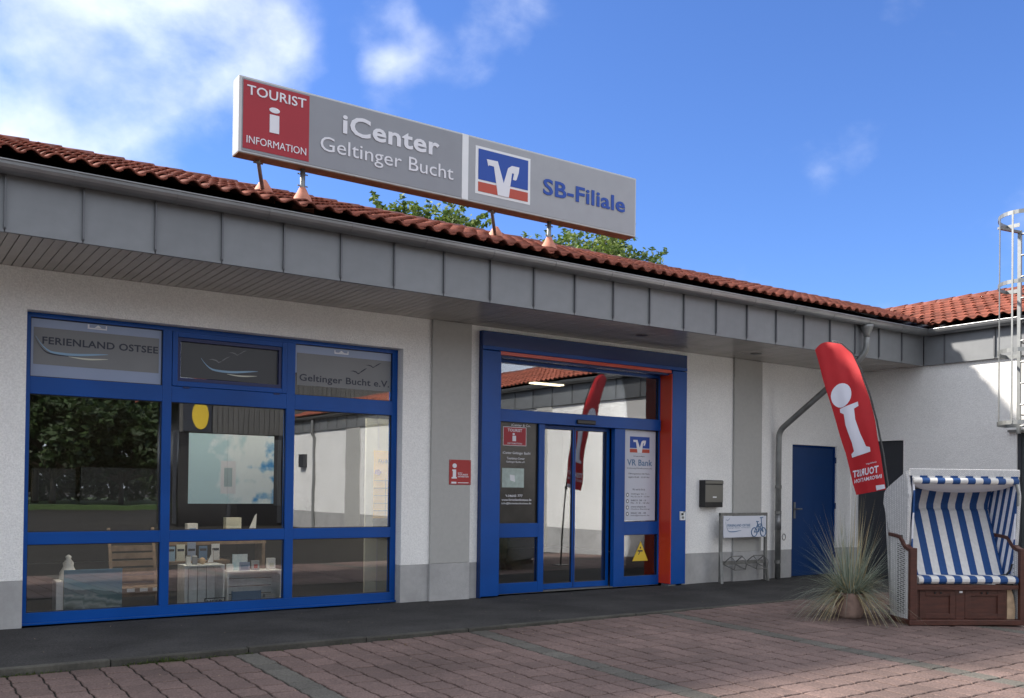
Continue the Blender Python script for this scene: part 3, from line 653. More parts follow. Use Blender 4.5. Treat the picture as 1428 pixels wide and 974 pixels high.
# ------------------------------------------------------------------ entrance portal and sliding doors
PF, PDo = 9.048, 9.268
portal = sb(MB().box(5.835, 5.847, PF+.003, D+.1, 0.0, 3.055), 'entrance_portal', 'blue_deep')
bevel(MB().box(5.837, 6.09, PF, D+.12, .012, 2.835).build('pillar', 'blue', portal), .008, 3)
bevel(MB().box(8.825, 9.089, PF, D+.12, .012, 2.835).build('pillar', 'blue', portal), .008, 3)
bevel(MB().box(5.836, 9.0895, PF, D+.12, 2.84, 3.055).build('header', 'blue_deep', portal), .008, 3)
bevel(MB().box(5.8365, 9.089, PF-.003, PF+.02, 2.842, 2.885).build('header_lip', 'blue', portal), .004)
MB().box(8.813, 8.823, PF+.006, PDo+.01, .02, 2.79).build('red_reveal', 'red', portal)
MB().box(6.092, 8.811, PF+.012, PF+.055, 2.800, 2.838).build('red_reveal', 'red', portal)
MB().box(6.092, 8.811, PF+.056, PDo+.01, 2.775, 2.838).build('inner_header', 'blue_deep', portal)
MB().box(6.092, 6.100, PF+.01, PDo+.01, .02, 2.79).build('blue_reveal', 'blue', portal)
MB().box(8.80, 8.93, PF+.02, PF+.16, -.012, .012).build('pillar_foot', 'galv', portal)
MB().box(5.80, 9.10, D+.001, D+.20, 3.056, 3.0595).build('top_flashing', 'white', portal)
fr = MB(); y0, y1 = PDo, PDo+.07
fr.box(6.10, 6.185, y0, y1, .0, 2.76).box(8.795, 8.812, y0, y1, .0, 2.76)
fr.box(6.185, 8.795, y0, y1, 2.745, 2.79)
fr.box(6.185, 8.795, y0-.03, y1+.06, 2.045, 2.19)      # transom bar with the door drive
fr.box(6.808, 6.895, y0, y1, 0, 2.045).box(8.02, 8.198, y0, y1, 0, 2.045)
for a, b in ((6.185, 6.808), (8.198, 8.795)): fr.box(a, b, y0+.001, y1, 0, .125).box(a, b, y0+.001, y1, .668, .836)
bevel(fr.build('door_frame', 'blue', portal), .003)
for (a, b, c, d_) in ((6.185, 8.795, 2.19, 2.755), (6.185, 6.808, .836, 2.045), (6.185, 6.808, .125, .668), (8.198, 8.795, .836, 2.045), (8.198, 8.795, .125, .668)):
    MB().box(a, b, y0+.035, y0+.041, c, d_).build('pane', 'glass', portal)
    gasket(a, b, c, d_, y0+.026, portal)
o = MB().box(7.357, 7.655, y0-.06, y0-.031, 2.068, 2.122).build('door_sensor', 'black', portal); bevel(o, .01)
for a, b in ((6.898, 7.432), (7.436, 8.016)):
    y2 = y1+.03
    s = a+.035 if a < 7 else a+.022; e = b-.022 if a < 7 else b-.045
    lf = sb(MB().box(a, s, y2, y2+.045, .01, 2.04).box(e, b, y2, y2+.045, .01, 2.04).box(s, e, y2, y2+.045, .01, .08).box(s, e, y2, y2+.045, 2.0, 2.04), 'sliding_door', 'blue'); bevel(lf, .002)
    MB().box(s, e, y2+.02, y2+.026, .08, 2.0).build('pane', 'glass', lf)
    gasket(s, e, .08, 2.0, y2+.014, lf)
    MB().box(a if a > 7 else b-.003, (a if a > 7 else b-.003)+.003, y2-.002, y2, .02, 2.03).build('rubber_seal', 'black', lf)
sb(MB().box(6.10, 8.81, PDo+.005, PDo+.2, -.004, .006), 'threshold', 'galv_dark')

# stickers and prints in the side lights
sY = PDo+.034
nt_ = thing('door_notice', 'red Tourist Information sticker with white address lines left of the sliding door', 'notice', (6.5, sY, 1.5))
def nb(mb, name, m, par=nt_): o = mb.build(name, m, par, fix=False); o.location = -par.location; return o
def ntx(body, box, m, par, bold=0.01, Y=sY): o = text('lettering', body, box, Y, m, par, bold=bold, depth=.0006, res=2); o.location = -par.location; return o
nb(MB().box(6.186, 6.807, sY+.0006, sY+.001, .837, 2.044), 'dark_film', mat('dark_tinted_film', (.030, .027, .024), .25, var=.35, vscale=5, var2=.5, v2scale=3))
nb(MB().box(6.300, 6.640, sY-.001, sY, 1.765, 1.990), 'white_border', 'white'); nb(MB().box(6.307, 6.633, sY-.002, sY-.0012, 1.771, 1.984), 'sticker', 'crimson')
ntx('TOURIST', (6.365, 6.575, 1.932, 1.968), 'letter', nt_, .02, sY-.0025); ntx('INFORMATION', (6.365, 6.575, 1.782, 1.802), 'letter', nt_, .01, sY-.0025)
nb(MB().prism([(6.452+.018*math.cos(a), 1.905+.013*math.sin(a)) for a in [k*math.pi/6 for k in range(12)]], sY-.003, sY-.0025).box(6.435, 6.487, sY-.003, sY-.0025, 1.82, 1.885), 'information_i', 'letter')
ntx('iCenter Geltinger Bucht', (6.300, 6.705, 1.655, 1.695), 'letter', nt_); ntx('Tourismus-Center', (6.36, 6.62, 1.60, 1.628), 'letter', nt_); ntx('Geltinger Bucht e.V.', (6.35, 6.625, 1.555, 1.583), 'letter', nt_)
ntx('iCenter & Co.', (6.42, 6.70, 2.0, 2.03), 'letter', nt_)
ntx('04643 777', (6.38, 6.595, 1.150, 1.180), 'letter', nt_, .015); ntx('www.ferienlandostsee.de', (6.290, 6.726, 1.103, 1.133), 'letter', nt_); ntx('info@ferienlandostsee.de', (6.290, 6.726, 1.058, 1.088), 'letter', nt_)
nb(MB().prism([(6.345, 1.175), (6.352, 1.180), (6.372, 1.155), (6.366, 1.150)], sY-.002, sY-.001), 'phone_mark', 'letter')
pp = thing('paper_poster', 'pale green paper notice on the dark left side light below the red sticker', 'poster', (6.41, sY-.002, 1.38))
MB().box(-.12, .20, -.001, .001, -.115, .115).build('paper', mat('pale_green_paper', (.42, .50, .46), .7, var=.2, vscale=18), pp)
MB().prism([(.0, -.03), (.07, -.05), (.06, .03), (-.01, .04)], -.003, -.0015).build('picture', 'white', pp)
fp = thing('bank_poster', 'white VR Bank poster with opening hours filling the right side light', 'poster', (8.5, sY, 1.43))
nb(MB().box(8.20, 8.762, sY-.001, sY, .850, 2.035), 'white_film', mat('white_poster_film', (.55, .57, .64), .5, var=.03), fp)
def vlogo(x0, x1, z0, z1, Y, par, loc0, thick=.002):
    w = x1-x0; h = z1-z0; fx = lambda a: x0+a*w; fz = lambda b: z0+b*h
    def q(mb, name, m): o = mb.build(name, m, par, fix=False); o.location = loc0; return o
    q(MB().box(x0, x1, Y-thick, Y, fz(.28), z1), 'logo_blue_field', 'logo_blue'); q(MB().box(x0, x1, Y-thick, Y, z0, fz(.225)), 'logo_red_field', 'logo_red')
    V = [(.16, .79), (.375, .80), (.5, .31), (.585, .70), (.66, .775), (.815, .78), (.80, .64), (.76, .47), (.74, .445), (.685, .45), (.705, .58), (.70, .605), (.665, .60), (.605, .0), (.385, .0), (.305, .64), (.30, .655), (.205, .66), (.19, .63)]
    q(MB().prism([(fx(a), fz(b)) for a, b in V], Y-thick*2.2, Y-thick*1.02), 'logo_v', 'letter')
vlogo(8.307, 8.655, 1.745, 1.955, sY-.0012, fp, -fp.location, .0008)
ntx('Wir machen den Weg frei.', (8.37, 8.57, 1.685, 1.705), 'ink', fp, 0, sY-.0015); ntx('VR Bank', (8.262, 8.705, 1.572, 1.655), 'ink_blue', fp, .02, sY-.0015)
ntx('Schleswig-Mittelholstein eG', (8.262, 8.70, 1.525, 1.548), 'ink', fp, .0, sY-.0015)
ntx('Öffnungszeiten SB-Filiale', (8.285, 8.66, 1.452, 1.480), 'ink', fp, .0, sY-.0015); ntx('täglich 05.00 - 23.00 Uhr', (8.285, 8.66, 1.405, 1.432), 'ink', fp, .0, sY-.0015)
ntx('Wir sind für Sie da', (8.36, 8.58, 1.248, 1.272), 'ink', fp, .0, sY-.0015)
for i, (a, b) in enumerate((('Geltinger Str. 1', 'Mo, Di, Do 9 - 12 Uhr'), ('04621 38 - 0', 'Mo - Fr 8 - 18 Uhr'), ('www.vrbank.de', 'Online-Banking'), ('04621 38 - 38', 'info@vrbank.de'))):
    z = 1.20-i*.083
    ntx(a, (8.335, 8.60, z-.012, z+.010), 'ink', fp, .01, sY-.0015); ntx(b, (8.335, 8.665, z-.046, z-.024), 'ink', fp, .0, sY-.0015)
    nb(MB().prism([(8.275+.024*math.cos(a_), z-.012+.026*math.sin(a_)) for a_ in [k*math.pi/6 for k in range(12)]], sY-.0022, sY-.0012), 'round_mark', 'ink', fp)
    nb(MB().prism([(8.275+.015*math.cos(a_), z-.012+.016*math.sin(a_)) for a_ in [k*math.pi/6 for k in range(12)]], sY-.003, sY-.0023), 'round_mark', 'white', fp)
tri = thing('warning_sticker', 'yellow triangular warning sticker on the low glass right of the doors', 'sticker', (8.5, sY, .45))
nb(MB().prism([(8.372, .318), (8.647, .318), (8.515, .575)], sY-.002, sY), 'triangle', 'yellow', tri)
nb(MB().prism([(8.46, .44), (8.55, .44), (8.55, .46), (8.46, .46)], sY-.003, sY-.0021).prism([(8.47, .40), (8.485, .40), (8.515, .45), (8.50, .45)], sY-.003, sY-.0021).prism([(8.50, .48), (8.52, .48), (8.52, .505), (8.50, .505)], sY-.003, sY-.0021), 'camera_symbol', 'ink', tri)

# wall hung things
kp = thing('keypad', 'small white door keypad on the right blue portal pillar', 'keypad', (9.01, PF, .92))
bevel(MB().box(-.045, .050, -.022, -.001, -.06, .055).build('housing', 'white', kp), .004)
MB().box(-.028, .01, -.026, -.0225, .005, .035).build('display', 'black', kp); MB().prism([(.012, .04), (.045, .055), (.045, .06), (.01, .058)], -.03, -.0225).build('hood', 'galv', kp); MB().box(-.02, .02, -.026, -.0225, -.04, -.01).build('button_field', 'galv', kp)
mbx = thing('letterbox', 'black wall letterbox with grey flap right of the entrance portal', 'letterbox', (9.585, D, 1.215))
bevel(MB().box(-.175, .175, -.108, -.001, -.185, .185).build('housing', 'black', mbx), .006)
bevel(MB().box(-.17, .17, -.116, -.1085, -.115, .120).build('front_panel', 'bronze', mbx), .003); bevel(MB().box(-.172, .172, -.122, -.1085, .135, .175).build('flap', 'bronze', mbx), .003)
MB().box(-.03, .04, -.119, -.1165, -.055, -.038).build('name_plate', 'white', mbx); MB().box(-.172, .172, -.114, -.1085, .121, .134).build('slot', 'black', mbx)
ip = thing('info_plate', 'square red information plate with white i on the grey pilaster', 'sign', (5.575, D-.036, 1.428))
bevel(MB().box(-.143, .143, -.006, 0, -.14, .14).build('plate', 'redsign', ip), .003)
MB().prism([(-.075+.028*math.cos(a), .072+.026*math.sin(a)) for a in [k*math.pi/8 for k in range(16)]], -.008, -.0065).prism([(-.105, .030), (-.055, .030), (-.055, -.055), (-.045, -.055), (-.045, -.072), (-.112, -.072), (-.112, -.055), (-.097, -.055), (-.097, .012), (-.105, .012)], -.008, -.0065).build('information_i', 'letter', ip)
for b_, bx_ in (('DTV', (-.03, .03, -.015, -.003)), ('TOURIST', (-.03, .105, -.036, -.018)), ('INFORMATION', (-.03, .11, -.058, -.042))): text('lettering', b_, bx_, -.0062, 'letter', ip, .02, .001, res=2)
MB().box(-.115, -.05, -.008, -.0065, -.128, -.108).build('label', 'letter', ip); MB().box(-.03, .11, -.008, -.0065, -.122, -.114).build('line', 'letter', ip)
for a, b in ((-.128, .126), (.128, .126), (-.128, -.128), (.128, -.128)): MB().tube([(a, -.0065, b), (a, -.010, b)], .005, 8).build('screw', 'galv', ip)

# side door
dr = sb(MB().box(11.347, 12.393, D+.05, D+.10, .005, 1.954), 'side_door', 'blue_door')
MB().box(11.347, 11.375, D+.03, D+.0495, .005, 1.954).box(12.365, 12.393, D+.03, D+.0495, .005, 1.954).box(11.375, 12.365, D+.03, D+.0495, 1.927, 1.954).build('door_frame', 'blue_deep', dr)
h = MB().box(11.435, 11.475, D+.036, D+.0495, .86, 1.10).build('handle_plate', 'galv', dr); hh = MB(); rtube(hh, [(11.455, D+.04, 1.0), (11.455, D-.01, 1.0), (11.56, D-.01, 1.0)], .011, 8, .02); hh.build('handle', 'galv', dr)
for z in (.25, 1.7, 1.0): MB().tube([(12.385, D+.02, z), (12.385, D+.02, z+.09)], .012, 8).build('hinge', 'blue_deep', dr)

# interior room
iy0, iy1 = w1+.001, 16.3
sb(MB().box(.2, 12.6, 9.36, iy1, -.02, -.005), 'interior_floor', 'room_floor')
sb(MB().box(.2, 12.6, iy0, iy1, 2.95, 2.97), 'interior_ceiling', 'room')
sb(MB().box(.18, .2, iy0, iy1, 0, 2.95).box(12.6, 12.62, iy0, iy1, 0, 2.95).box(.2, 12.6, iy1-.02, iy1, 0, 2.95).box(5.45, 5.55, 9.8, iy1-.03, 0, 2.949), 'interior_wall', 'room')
for (x, y, w_, d_) in ((9.1, 12.2, .30, .07), (6.3, 15.0, .3, .12), (3.4, 15.0, .3, .12), (2.1, 9.48, .7, .06), (4.1, 9.48, .85, .06)): sb(MB().box(x-w_, x+w_, y-d_, y+d_, 2.93, 2.948), 'ceiling_light', 'lamp' if y < 10 else 'lamp_dim')  # the two panels at the window head are unseen, added to brighten the display
sb(MB().box(6.3, 7.3, 12.6, 13.2, 0, 1.1).box(7.8, 9.6, 14.0, 14.4, 0, 1.9), 'counter', 'wood_old')
sb(MB().box(1.9, 2.75, 10.6, 10.64, 1.05, 1.42), 'wall_screen', 'black'); sb(MB().box(1.45, 1.85, 10.6, 10.64, 1.07, 1.40), 'wall_screen', 'black')

# display things behind the window
IY = 9.62
pt = thing('seascape_painting', 'unframed seascape painting standing in the lower left window pane', 'painting', (1.595, IY, .0), R(-3))
bevel(MB().box(0, .51, 0, .02, .03, .44).build('canvas', 'painting', pt), .003)
bd = thing('white_box', 'narrow white board leaning left of the seascape painting', 'board', (1.53, IY, 0)); bevel(MB().box(0, .058, .0, .2, .0, .34).build('board', 'white', bd), .004)
fg = thing('white_figure', 'small white shell figure above the seascape painting', 'figurine', (1.665, 9.82, 0))
MB().lathe([(.075, .0), (.08, .40), (.06, .43), (.045, .46), (.05, .49), (.02, .53), (.03, .55), (.005, .57)], 12).build('figure_body', 'white', fg, smooth=True)
dc = thing('deck_chair', 'weathered wooden slatted chair behind the lower left pane', 'deck chair', (2.30, 9.95, 0))
for s in (-.20, .22): MB().bar((s, .0, .02), (s*1.02, .25, .80), .03, .03).build('leg', 'wood_old', dc)
for k in range(9):
    z = .12+k*.075; MB().box(-.19, .21, -.02+z*.32, .0+z*.32, z, z+.055).build('slat', 'wood_old', dc)
MB().box(-.2, .25, -.30, -.02, .20, .24).build('seat', 'wood_old', dc)
for k in range(3): MB().box(-.14+k*.12, -.07+k*.12, -.315, -.302, .205, .235).build('white_stripe', 'white', dc)
for s in (-.2, .22): MB().bar((s, -.28, .2), (s*.8, -.12, -.0), .025, .025).build('leg', 'wood_old', dc)
def crate(name, label, x0, x1, z1, y0, y1, vertical):
    c = thing(name, label, 'crate', ((x0+x1)/2, y0, 0)); w = (x1-x0)/2
    MB().box(-w, -w+.014, 0, y1-y0, .012, z1-.012).build('side_panel', 'crate', c); MB().box(w-.014, w, 0, y1-y0, .012, z1-.012).build('side_panel', 'crate', c)
    MB().box(-w, w, 0, y1-y0, z1-.012, z1).build('end_panel', 'crate', c); MB().box(-w, w, 0, y1-y0, 0, .012).build('end_panel', 'crate', c)
    if vertical:
        n = 4; ww = (2*w-.03)/n
        for k in range(n): MB().box(-w+.015+k*ww+.005, -w+.015+(k+1)*ww-.005, y1-y0-.012, y1-y0, .012, z1-.012).build('slat', 'crate', c)
    else:
        n = 4; hh = (z1-.03)/n
        for k in range(n): MB().box(-w+.014, w-.014, y1-y0-.012, y1-y0, .014+k*hh+.005, .014+(k+1)*hh-.005).build('slat', 'crate', c)
    for sx_ in (-1, 1):
        for (za, zb) in ((z1-.012, z1-.06), (.012, .06)): MB().prism([(sx_*(w-.014), za), (sx_*(w-.05), za), (sx_*(w-.014), zb)], .005, y1-y0-.013).build('corner_block', 'crate', c)
    return c
crate('wooden_crate', 'tall whitewashed crate with vertical slats behind the lower middle pane', 2.70, 3.10, .44, IY, IY+.26, True)
crate('wooden_crate', 'low whitewashed crate with horizontal slats beside the tall crate', 3.14, 3.72, .36, IY+.03, IY+.30, False)
fs = thing('letter_sign', 'small black framed tag standing in the tall crate', 'sign', (3.0, IY-.03, 0)); MB().box(-.11, .10, 0, .006, .02, .03).box(-.11, .10, 0, .006, .10, .11).box(-.11, -.10, 0, .006, .03, .10).box(.09, .10, 0, .006, .03, .10).build('frame', 'black', fs)
text('lettering', 'MEER', (-.085, .075, .042, .088), .004, 'ink', fs, .02, .003, res=2)
def stand(name, label, cat, x, y, z, parts):
    t = thing(name, label, cat, (x, y, z))
    for nm, bx_, m in parts: MB().box(*bx_).build(nm, m, t)
    return t
sbt = thing('toy_sailboat', 'little white sailing boat on top of the tall crate', 'ornament', (3.00, IY+.1, .441)); MB().prism([(-.05, .012), (.05, .012), (.035, 0), (-.035, 0)], -.015, .015).build('hull', 'white', sbt); MB().prism([(-.045, .02), (.012, .02), (.012, .15)], -.002, .002).build('sail', 'white', sbt); MB().tube([(.014, 0, .012), (.014, 0, .155)], .0025, 6).build('mast', 'wood_old', sbt)
stand('candle_jar', 'white jar at the left end of the tall crate', 'jar', 2.76, IY+.1, .441, [('jar', (-.02, .02, -.02, .02, 0, .085), 'white'), ('lid', (-.018, .018, -.018, .018, .085, .095), 'bronze')])
stand('candle_jar', 'grey jar beside the white jar on the tall crate', 'jar', 2.83, IY+.12, .441, [('jar', (-.022, .022, -.02, .02, 0, .08), 'sign_grey'), ('lid', (-.018, .018, -.018, .018, .08, .088), 'white')])
bl = thing('pebble_ball', 'round beige ball ornament on the tall crate', 'ornament', (2.90, IY+.1, .441)); MB().lathe([(.003, 0), (.025, .008), (.036, .035), (.025, .062), (.003, .07)], 14).build('ball', 'wood_worn', bl, smooth=True)
stand('picture_card', 'tall blue seaside card on top of the low crate', 'card', 3.30, IY+.14, .361, [('card', (-.075, .085, 0, .006, 0, .17), 'poster')])
stand('picture_card', 'small white card leaning before the tall blue seaside card', 'card', 3.33, IY+.08, .361, [('card', (-.05, .06, 0, .006, 0, .09), 'film'), ('picture', (-.035, .045, -.002, -.0005, .015, .06), 'ink_blue')])
stand('gift_box', 'white gift box at the right end of the low crate', 'box', 3.63, IY+.1, .361, [('box', (-.04, .045, 0, .05, 0, .12), 'white'), ('picture', (-.02, .025, -.002, -.0005, .03, .07), 'sand')])
stand('mug', 'small pale mug at the left end of the low crate', 'mug', 3.19, IY+.1, .361, [('cup', (-.03, .03, 0, .05, 0, .07), 'white'), ('handle', (.03, .042, .02, .03, .015, .055), 'white')])
stand('gift_box', 'pinkish small box in the middle of the low crate', 'box', 3.46, IY+.1, .361, [('box', (-.035, .04, 0, .04, 0, .10), 'sign_grey2'), ('picture', (-.02, .02, -.002, -.0005, .02, .06), 'redsign')])
stand('book', 'blue book lying inside the low crate', 'book', 3.40, IY+.09, .013, [('cover', (-.19, .12, 0, .02, 0, .14), 'ink_blue'), ('pages', (-.185, .115, -.001, .0, .135, .142), 'white')])
stand('white_shell', 'heap of white shells in the right of the low crate', 'shells', 3.60, IY+.08, .013, [('shell', (-.08, .06, 0, .06, 0, .05), 'white'), ('shell', (-.04, .07, .01, .07, .05, .09), 'sign_frame')])
for k_, (x_, m_) in enumerate(((2.62, 'wave_blue'), (2.72, 'sand'), (2.83, 'film'), (2.95, 'ink_blue'), (3.08, 'white'))):
    stand('brochure', ['pale blue brochure leftmost in the row behind the tall crate', 'cream brochure second in the row behind the tall crate', 'grey blue brochure in the middle of the row behind the tall crate', 'dark blue brochure in the row behind the tall crate', 'white brochure rightmost in the row behind the tall crate'][k_], 'brochure', x_, 10.0, .46, [('cover', (0, .085, 0, .01, 0, .15+.02*(k_ % 3)), m_), ('title_band', (.008, .077, -.002, -.0005, .10, .125), 'ink')])
stand('low_table', 'low dark table holding the brochures behind the tall crate', 'table', 2.9, 10.0, 0, [('tabletop', (-.35, .35, -.08, .18, .43, .458), 'wood_old'), ('leg', (-.33, -.29, -.05, -.01, 0, .429), 'wood_old'), ('leg', (.29, .33, -.05, -.01, 0, .429), 'wood_old'), ('leg', (-.33, -.29, .10, .14, 0, .429), 'wood_old'), ('leg', (.29, .33, .10, .14, 0, .429), 'wood_old')])
sh = thing('display_shelf', 'dim shelf with white boxes standing behind the crates', 'shelf', (3.2, 10.35, 0))
MB().box(-.55, .6, 0, .25, .60, .63).build('shelf_board', 'wood_old', sh)
for s in (-.53, .56): MB().box(s, s+.03, 0, .25, 0, .599).build('leg', 'wood_old', sh)
stand('gift_box', 'white box at the left of the display shelf', 'box', 3.0, 10.4, .631, [('box', (-.06, .05, 0, .1, 0, .20), 'white'), ('picture', (-.04, .03, -.003, -.001, .05, .15), 'wave_blue')])
stand('gift_box', 'tall cream box with line drawing on the display shelf', 'box', 3.45, 10.4, .631, [('box', (-.09, .08, 0, .1, 0, .26), 'sand'), ('picture', (-.05, .05, -.003, -.001, .12, .14), 'ink')])
sl_ = thing('paper_sail', 'white paper sail standing on the display shelf', 'ornament', (3.68, 10.45, .631)); MB().prism([(-.10, 0), (.03, 0), (.04, .30), (.02, .28)], -.004, .004).build('sail', 'white', sl_); MB().box(-.11, .06, -.03, .03, -.0, .012).build('base', 'wood_old', sl_)
po = thing('sea_poster', 'pale blue and white poster hung inside the middle pane', 'poster', (3.20, 9.72, 1.06)); po.scale = (1.05, 1, 1.03)
MB().box(-.43, .42, 0, .002, 0, .695).build('sheet', 'poster', po)
MB().box(-.12, .03, -.0015, -.0005, .10, .43).build('white_frame_print', 'letter', po); MB().box(-.085, -.005, -.003, -.0018, .17, .36).build('window_print', mat('pale_grey_print', (.36, .46, .48), .6), po)
MB().box(.425, .50, 0.01, .012, -.02, .66).build('dark_strip', 'film_dark', po)
db = thing('display_board', 'cream display board with yellow poster at the right edge of the window', 'display board', (4.86, 9.62, 0))
MB().box(-.19, .30, .0, .03, 0, 2.02).build('board', mat('cream_board', (.50, .50, .42), .7), db); MB().box(-.05, -.035, -.006, -.001, .02, 2.0).box(.12, .13, -.006, -.001, .02, 2.0).build('edge_strip', 'sign_frame', db)
MB().box(-.10, .22, -.010, -.007, .90, 1.66).build('yellow_poster', 'yellow_post', db)
gl_ = MB()
for k in range(5): gl_.box(-.095, .215, -.012, -.0105, .98+k*.085, .986+k*.085)
for k in range(2): gl_.box(.05+k*.08, .054+k*.08, -.012, -.0105, .93, 1.35)
gl_.build('table_lines', 'ink', db); MB().box(-.10, .22, -.0125, -.011, .76, .90).build('green_foot', mat('dark_green_print', (.03, .06, .035), .6), db)
text('lettering', 'FAHRPLAN', (-.04, .2, 1.52, 1.56), -.0105, 'ink', db, .02, .001, res=2); MB().prism([(-.09, 1.40), (-.03, 1.38), (.0, 1.42), (-.04, 1.45), (-.08, 1.44)], -.0125, -.011).build('purple_mark', mat('purple_print', (.25, .03, .16), .6), db)

# ================================================================== ROOFTOP SIGN
SY0, SY1 = 8.35, 8.52
rs = thing('rooftop_sign', 'long silver sign box on posts above the tiled roof reading iCenter Geltinger Bucht', 'sign', (5.1, 8.43, 3.88))
def rb(mb, name, m, par=rs, **kw):
    o = mb.build(name, m, par, **kw)
    if par is rs: o.location = -rs.location
    return o
bevel(rb(MB().box(2.754, 7.517, SY0+.004, SY1, 4.243, 4.935), 'sign_box', 'sign_frame'), .006)
rb(MB().box(2.785, 5.098, SY0-.001, SY0+.0035, 4.262, 4.915), 'sign_panel', 'sign_grey'); rb(MB().box(5.178, 7.495, SY0-.001, SY0+.0035, 4.262, 4.915), 'sign_panel', 'sign_grey2')
rb(MB().box(2.757, 7.514, SY0+.007, SY1-.003, 4.238, 4.2425), 'bottom_plate', 'wood_old')  # added plate, its dark colour paints shade on the box underside
rb(MB().box(5.1, 5.176, SY0-.003, SY0+.0035, 4.250, 4.928), 'divider_strip', 'white')
rb(MB().box(2.792, 3.420, SY0-.004, SY0-.0015, 4.284, 4.900), 'red_panel', 'crimson')
def rtx(body, box, m='letter', bold=.0): o = text('lettering', body, box, SY0-.0045, m, rs, bold=bold, depth=.004); o.location = -rs.location; return o
rtx('TOURIST', (2.826, 3.387, 4.774, 4.862), bold=.01); rtx('INFORMATION', (2.826, 3.393, 4.335, 4.402), bold=.0)
rb(MB().prism([(3.083+.050*math.cos(a), 4.683+.025*math.sin(a)) for a in [k*math.pi/10 for k in range(20)]], SY0-.009, SY0-.0045), 'information_dot', 'letter')
rb(MB().box(3.038, 3.128, SY0-.009, SY0-.0045, 4.475, 4.640), 'information_stem', 'letter')
rtx('iCenter', (3.758, 4.823, 4.627, 4.818), bold=.022)
rtx('Geltinger Bucht', (3.534, 4.994, 4.375, 4.557), bold=.0)
rtx('SB-Filiale', (6.145, 7.337, 4.493, 4.672), 'logo_blue', .022)
rb(MB().box(5.263, 5.970, SY0-.004, SY0-.0015, 4.340, 4.842), 'logo_plate', 'white')
vlogo(5.298, 5.938, 4.367, 4.815, SY0-.0045, rs, -rs.location, .003)
RB = lambda y: roof_z(y)+.02
for x in (3.405, 6.31):
    p = rb(MB().tube([(x, 8.45, RB(8.45)), (x, 8.45, 4.243)], .024, 12), 'post', 'galv', smooth=True)
    for z in (4.19, 4.08, 3.99):
        MB().tube([(x-.05, 8.45, z), (x+.05, 8.45, z)], .007, 6).build('bolt', 'galv_dark', p)
    rb(MB().lathe([(.115, -.05), (.100, .02), (.078, .08), (.058, .11), (.034, .16), (.028, .17)], 16, (x, 8.45, RB(8.45)-.02)), 'collar', 'collar', smooth=True)
for x0, x1 in ((2.975, 3.17), (5.545, 5.86)):
    p = rb(MB().tube([(x1, 8.85, RB(8.85)), (x0, 8.46, 4.243)], .019, 12), 'strut', 'galv', smooth=True)
    MB().tube([(x0+.005-.045, 8.47, 4.215), (x0+.005+.045, 8.47, 4.215)], .008, 6).build('bolt', 'galv_dark', p)
    rb(MB().lathe([(.115, -.05), (.100, .02), (.078, .08), (.058, .11), (.034, .15), (.026, .16)], 16, (x1, 8.85, RB(8.85)-.02)), 'collar', 'collar', smooth=True)

# ================================================================== SIDE WING
WX = 12.75
wing = thing('side_wing', 'white side wing with zinc fascia and red tiled roof right of the main front', 'building', (WX, 0, 0))
def wb(mb, name, m, par=None, **kw):
    o = mb.build(name, m, par or wing, **kw)
    if par is None: o.location = (-WX, 0, 0)
    return o
WE = -14.0
d1, d2 = (8.23, 9.02, 2.04), (5.0, 6.56, 2.085)
def wy(mb, a, b, z0, z1): mb.box(WX, WX+.28, a, b, z0, z1)
ww = MB(); wy(ww, 9.02, D-.001, zp, 3.10); wy(ww, d1[0], d1[1], d1[2], 3.10); wy(ww, d2[1], d1[0], zp, 3.10); wy(ww, d2[0], d2[1], d2[2], 3.10); wy(ww, WE, d2[0], zp, 3.10); ww.box(WX+.005, WX+.28, WE, D-.001, 3.10, 3.58)
wb(ww, 'wall', 'plaster')
for a, b in ((9.02, D-.002), (d2[1], d1[0]), (WE, d2[0])): wb(MB().box(WX+.004, WX+.28, a, b, -.2, zp), 'plinth', 'plinth')
wb(MB().box(WX+.281, WX+8, WE, WE+.25, -.2, 3.58).box(WX+7.7, WX+8, WE+.25, D+7, -.2, 3.58), 'rear_wall', 'plaster')
for a, b in ((-9.1, -8.1), (-4.0, -3.4), (1.2, 1.75)): wb(MB().box(WX-.035, WX-.001, a, b, -.2, 3.098), 'pilaster', 'pilaster')
o = wb(MB().box(WX+.04, WX+.09, d1[0]+.002, d1[1]-.002, .005, d1[2]-.002), 'wing_door', 'anthracite'); MB().box(WX+.02, WX+.0395, d1[0]+.06, d1[0]+.08, .95, 1.1).build('handle', 'galv', o)
o = wb(MB().box(WX+.04, WX+.09, d2[0]+.002, d2[1]-.002, -.02, d2[2]-.002), 'wing_door', 'grey_door'); MB().box(WX+.02, WX+.0395, d2[1]-.05, d2[1]-.002, .0, d2[2]-.002).build('door_frame', 'anthracite', o)
wb(MB().box(WX-.05, WX+.02, 4.95, 6.66, d2[2]+.004, d2[2]+.035), 'door_canopy', 'galv_dark')
me_wp = MB().box(0, .012, .004, .533, 0, .50).mesh('fascia_panel', 'zinc'); me_ws = MB().box(-.022, 0, -.007, .007, .03, .50).mesh('seam', 'zinc_seam')
y = 7.87-.31
wb(MB().box(12.70, 12.712, y+.004, 7.878, 3.105, 3.605), 'fascia_panel', 'zinc'); link('seam', me_ws, wing, (12.70-WX, y, 3.105))
while y > WE+.6:
    y -= .72; o = link('fascia_panel', me_wp, wing, (12.70-WX, y, 3.105)); o.scale = (1, .72/.537, 1); s_ = link('seam', me_ws, o, (0, 0, 0))
wb(MB().box(12.713, 12.75, WE, 7.9, 3.108, 3.60), 'fascia_board', 'anthracite')
y = 7.79
gx = 12.62
